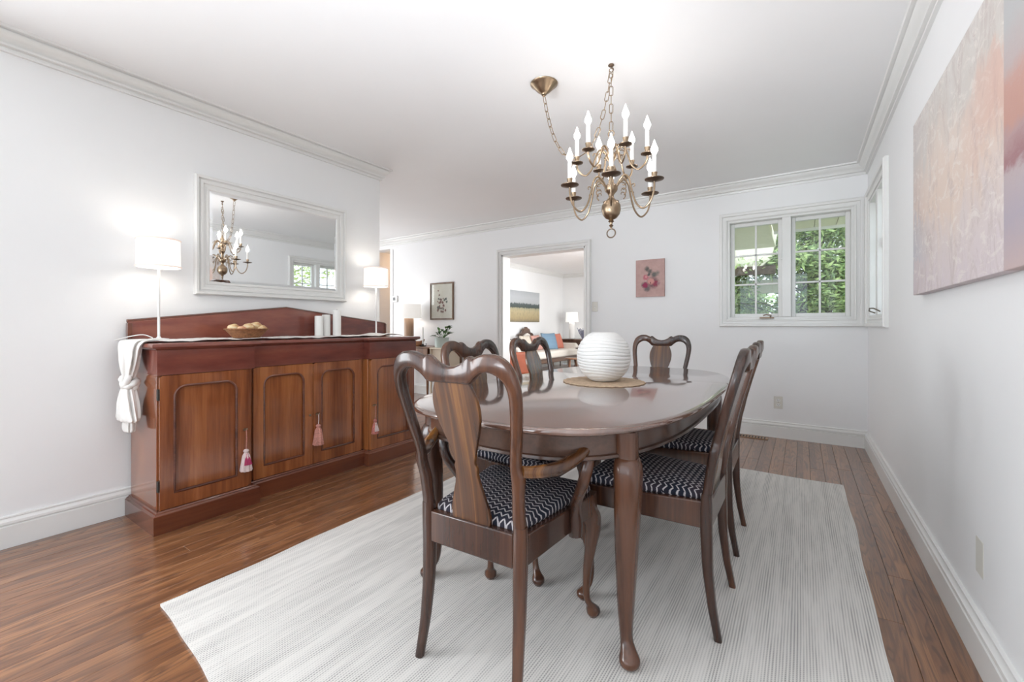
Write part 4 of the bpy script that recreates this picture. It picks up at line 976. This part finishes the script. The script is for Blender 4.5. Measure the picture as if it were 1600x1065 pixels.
for i in range(26):
    az = rnd.random()*2*pi; el = rnd.uniform(.35, 1.25); Ls = rnd.uniform(.06, .15); L = rnd.uniform(.07, .11)
    if i < 3: az = -.3+i*.3; el = 1.0; Ls = .16
    b0 = Vector((.02*cos(az), .02*sin(az), .12)); d = Vector((cos(az)*cos(el), sin(az)*cos(el), sin(el))); tip = b0+d*Ls
    m = MB().tube([b0, (b0+tip)/2+Vector((0, 0, .008)), tip], .002, 5)
    side = d.cross(Vector((0, 0, 1))).normalized(); up_ = side.cross(d).normalized(); rings = []
    for t, wd in ((0, .002), (.2, .016), (.45, .024), (.7, .018), (.9, .008), (1, .001)):
        c = tip+d*L*t*.95-Vector((0, 0, 1))*L*.35*t*t; rings.append([c-side*wd+up_*wd*.35, c+up_*.0008, c+side*wd+up_*wd*.35, c-up_*.0008])
    m.loft(rings); m.build('leaf', M['leaf'] if i % 4 else M['leafl'], pt, smooth=60)
# hall sconce glow: a warm flush ceiling light at the hall's end
hl = empty('hall_ceiling_light', (-6.15, 6.0, H), 0, 'warm lit flush ceiling light in the hall behind the left wall edge', 'lamp')
MB().lathe([(.05, 0), (.14, -.004), (.15, -.02), (.12, -.07), (.06, -.095), (0, -.10)], n=28).build('glass_dome', emis('lit_warm_dome', (1, .72, .45), 2.0, (.9, .8, .65)), hl)
MB().lathe([(.155, 0), (.16, -.012), (.152, -.02), (.148, -.004)], n=28).build('rim', M['brass'], hl)
point('hall_light', (-6.15, 6.0, 2.15), 5, (1, .62, .34), .06)

# ------------------------------------------------------------------ living room beyond the doorway
M['ivory'] = plain('ivory_upholstery', (.74, .69, .62), .9, .03, 20, .3, 120)
M['carved'] = wood('carved_walnut', (.04, .022, .014), (.10, .055, .035), (.18, .10, .065), 'y', .35, .3)
sf = empty('settee', (-4.93, 8.45, 0), 0, 'ivory upholstered antique settee with carved crest in the living room', 'sofa')
L2 = 1.32
MB().box(-.36, .34, -L2, L2, .30, .47).build('seat', M['ivory'], sf, bevel=.05, seg=4)
MB().box(.335, .37, -L2, L2, .215, .315).build('seat_rail', M['carved'], sf, bevel=.008)
bkp = crom([(-L2, .45), (-L2, .72), (-.95, .78), (-.6, .70), (-.30, .72), (0, .86), (.30, .72), (.6, .70), (.95, .78), (L2, .72), (L2, .45)], 5)
MB().prism(bkp, -.42, -.30).build('backrest', M['ivory'], sf, bevel=.02, seg=3)
MB().tube([(-.36, p[0], p[1]+.01) for p in bkp], .022, 8).build('back_rail', M['carved'], sf)
cr = crom([(-.30, .80), (-.24, .86), (-.17, .87), (-.12, .95), (-.05, .97), (0, 1.0), (.05, .97), (.12, .95), (.17, .87), (.24, .86), (.30, .80), (.18, .81), (0, .87), (-.18, .81)], 3, True)
MB().prism(cr, -.395, -.325).build('crest', M['carved'], sf, bevel=.008)
for s in (-1, 1):
    MB().prism([(-.40, .40), (.30, .40), (.34, .52), (.28, .60), (-.10, .60), (-.40, .70)], s*L2-.06, s*L2+.06, 'y').build('armrest', M['ivory'], sf, bevel=.025, seg=3)
    for xx in (-.32, .30): MB().lathe([(.018, 0), (.026, .03), (.016, .08), (.026, .16), (.036, .22), (.036, .26)], (xx, s*(L2-.08), 0), 12).build('leg', M['carved'], sf)
def stripe_m(name, c1, c2, per=.028):
    m = Mt(name, .9); tc = m.add('ShaderNodeTexCoord'); sep = m.add('ShaderNodeSeparateXYZ'); m.l(tc.outputs['Object'], sep.inputs[0])
    s_ = m.math('SINE', m.math('MULTIPLY', sep.outputs[2], 2*pi/per)); m.base(m.ramp(m.math('ADD', m.math('MULTIPLY', s_, .5), .5), [(.55, c1), (.85, c2)])); return m.m
def cushion(loc, rot, w_, h_, mat, label):
    m = MB(); N = 14
    for sd in (1, -1):
        b = len(m.v)
        for j in range(N+1):
            for i in range(N+1):
                u, v = 2*i/N-1, 2*j/N-1; k_ = max(0, (1-u*u)*(1-v*v))**.5*.075; pin = 1-.10*(1-abs(u*v))*0
                ee = 1-.07*(1-v*v)*abs(u)**6; e2 = 1-.07*(1-u*u)*abs(v)**6
                m.v.append((sd*k_, u*w_/2*ee, v*h_/2*e2))
        for j in range(N):
            for i in range(N): a = b+j*(N+1)+i; m.f.append((a, a+1, a+N+2, a+N+1))
    o = m.build('throw_pillow', mat, loc=loc, smooth=80); o.rotation_euler = rot
    bm = bmesh.new(); bm.from_mesh(o.data); bmesh.ops.remove_doubles(bm, verts=bm.verts, dist=.0005); bmesh.ops.recalc_face_normals(bm, faces=bm.faces); bm.to_mesh(o.data); bm.free()
    return tag(o, label, 'pillow', 'throw pillows on the settee')
cushion((-4.98, 9.02, .655), (0, R(-18), R(-14)), .50, .42, stripe_m('blue_striped', (.15, .26, .38), (.30, .42, .52)), 'blue striped throw pillow on the settee')
cushion((-5.02, 9.48, .645), (0, R(-18), R(-8)), .42, .40, plain('coral_cotton', (.58, .20, .14), .9, .04), 'coral throw pillow on the settee, right of the blue one')
cushion((-5.08, 8.60, .635), (0, R(-20), R(6)), .46, .38, plain('salmon_cotton', (.60, .33, .28), .9, .05), 'salmon pink throw pillow on the settee, left of the blue one')
cushion((-5.06, 8.10, .635), (0, R(-20), 0), .42, .38, plain('ivory_print', (.70, .62, .52), .9, .2, 30), 'ivory patterned throw pillow under the carved crest of the settee')
# rust armchair nearer the door
ac = empty('lounge_chair', (-4.36, 6.30, 0), R(-30), 'rust red upholstered lounge chair seen through the doorway left edge', 'chair')
M['rust'] = plain('rust_leather', (.36, .085, .035), .5, .12, 5, .2, 60)
MB().box(-.30, .30, -.30, .30, .20, .42).build('seat', M['rust'], ac, bevel=.04, seg=3)
MB().prism([(-.34, .30), (-.24, .30), (-.30, .80), (-.42, .78)], -.30, .30, 'x').build('backrest', M['rust'], ac, bevel=.03, seg=3)
for s in (-1, 1):
    MB().box(s*.36-.05, s*.36+.05, -.32, .30, .20, .58).build('armrest', M['rust'], ac, bevel=.035, seg=3)
    for yy in (-.28, .28): MB().lathe([(.014, 0), (.022, .20)], (s*.32, yy, 0), 10).build('leg', M['carved'], ac)
hp = empty('house_plant', (-5.02, 6.84, 0), 0, 'green and red leafed floor plant at the doorway left edge behind the rust chair', 'plant')
MB().lathe([(.10, 0), (.14, .02), (.17, .30), (.16, .30), (.14, .27), (0, .26)], n=24).build('pot', M['pot'], hp)
for i in range(24):
    az = rnd.random()*2*pi; h_ = rnd.uniform(.25, .5); q = rnd.uniform(.10, .22); m = MB()
    pts = [Vector((0, 0, .26)), Vector((cos(az)*q*.4, sin(az)*q*.4, .26+h_*.7)), Vector((cos(az)*q, sin(az)*q, .26+h_))]
    P = crom([tuple(p) for p in pts], 4); sd = Vector((-sin(az), cos(az), 0))
    m.loft([[Vector(p)-sd*.018*sin(pi*(j+.6)/len(P)), Vector(p)+Vector((0, 0, .001)), Vector(p)+sd*.018*sin(pi*(j+.6)/len(P)), Vector(p)-Vector((0, 0, .001))] for j, p in enumerate(P)])
    m.build('leaf', M['leafl'] if i % 3 else plain('red_leaf_%d' % i, (.22, .05, .04), .5), hp, smooth=60)
# field painting
def field_m():
    m = Mt('field_paint', .8); tc = m.add('ShaderNodeTexCoord'); sep = m.add('ShaderNodeSeparateXYZ'); m.l(tc.outputs['Object'], sep.inputs[0])
    mp = m.add('ShaderNodeMapping'); mp.inputs['Scale'].default_value = (1, 9, 2.2); m.l(tc.outputs['Object'], mp.inputs[0]); n = m.noise(mp.outputs[0], 4, 5, .7); n2 = m.noise(tc.outputs['Object'], 14, 3)
    z = m.math('ADD', sep.outputs[2], m.math('MULTIPLY', m.math('SUBTRACT', n2, .5), .08))
    z = m.math('ADD', z, m.math('MULTIPLY', m.math('SUBTRACT', n, .5), .07))
    c = m.ramp(m.math('DIVIDE', z, .71), [(0, (.20, .17, .11)), (.12, (.42, .33, .18)), (.35, (.50, .42, .25)), (.44, (.38, .36, .24)), (.47, (.07, .09, .08)), (.58, (.10, .12, .12)), (.62, (.46, .48, .49)), (.8, (.50, .52, .54)), (1, (.42, .44, .46))])
    m.base(m.mix(m.math('MULTIPLY', m.ramp(n, [(.52, (0, 0, 0)), (.62, (1, 1, 1))]), m.math('MULTIPLY', m.math('LESS_THAN', z, .30), .5)), c, (.22, .20, .14))); return m.m
fpn = empty('field_painting', (-5.379, 8.36, 1.115), 0, 'landscape canvas of pale field and dark treeline above the settee', 'painting')
MB().box(0, .03, -.80, .82, 0, .71).build('stretched_canvas', field_m(), fpn, bevel=.002)
# corner table, lamp, stool and lavender
ct = empty('corner_table', (-4.90, 10.10, 0), 0, 'small brown corner table behind the settee arm holding the white lamp', 'table')
MB().box(-.28, .38, -.26, .26, .66, .69).build('tabletop', M['carved'], ct, bevel=.004); MB().box(-.24, .34, -.22, .22, .52, .66).build('apron', M['carved'], ct, bevel=.003)
for xx in (-.24, .34):
    for yy in (-.22, .22): MB().lathe([(.014, 0), (.022, .52)], (xx, yy, 0), 10).build('leg', M['carved'], ct)
wl = empty('column_lamp', (-4.91, 10.08, .69), 0, 'white column lamp with lit white shade in the living room corner', 'lamp')
MB().lathe([(.06, 0), (.075, .01), (.072, .40), (.05, .425), (.01, .43), (.008, .46)], n=28).build('base', M['white'], wl)
MB().lathe([(0, .46), (.03, .49), (.03, .52), (0, .55)], n=14).build('bulb', M['bulb2'], wl)
shade('lamp_shade', wl, .165, .150, .43, .68, M['shade_d'])
MB().tube([(-.155, 0, .46), (.155, 0, .46)], .003, 5).build('shade_spider', M['whitemetal'], wl)
so = empty('wooden_stool', (-3.40, 6.98, 0), 0, 'small wooden stool in front of the settee, beside the white vase in view', 'stool')
MB().lathe([(.12, .435), (.13, .44), (.13, .455), (.12, .46)], n=28).build('seat', M['brown'], so)
for i in range(3): a = i*2*pi/3+.5; MB().tube([(.07*cos(a), .07*sin(a), .44), (.12*cos(a), .12*sin(a), 0)], [.018, .013], 10).build('leg', M['brown'], so)
lt = empty('pedestal_table', (-4.15, 9.15, 0), 0, 'small round pedestal table holding the lavender in the living room', 'table')
MB().lathe([(.19, .50), (.20, .505), (.20, .52), (.19, .525)], n=28).build('tabletop', M['carved'], lt); MB().lathe([(.14, 0), (.14, .015), (.03, .04), (.022, .25), (.03, .48), (.05, .50)], n=20).build('pedestal', M['carved'], lt)
lv_ = empty('lavender_bunch', (-4.15, 9.15, .525), 0, 'bunch of grey lavender in a slim pot behind the white vase', 'plant')
MB().lathe([(.04, 0), (.05, .01), (.045, .10), (.05, .12), (.04, .12), (0, .10)], n=20).build('pot', M['white'], lv_)
M['lav'] = plain('grey_lavender', (.20, .20, .27), .9, .3, 40)
m = MB()
for i in range(60):
    az = rnd.random()*2*pi; q = rnd.uniform(.02, .17); h_ = rnd.uniform(.22, .36); m.tube([(0, 0, .10), (cos(az)*q*.5, sin(az)*q*.5, .1+h_*.55), (cos(az)*q, sin(az)*q, .1+h_)], [.002, .003, .007], 5)
m.build('stems', M['lav'], lv_, kind='stuff')
# small framed photo leaning on the entry side of the sideboard's right end is the backboard's own panel (no extra object)
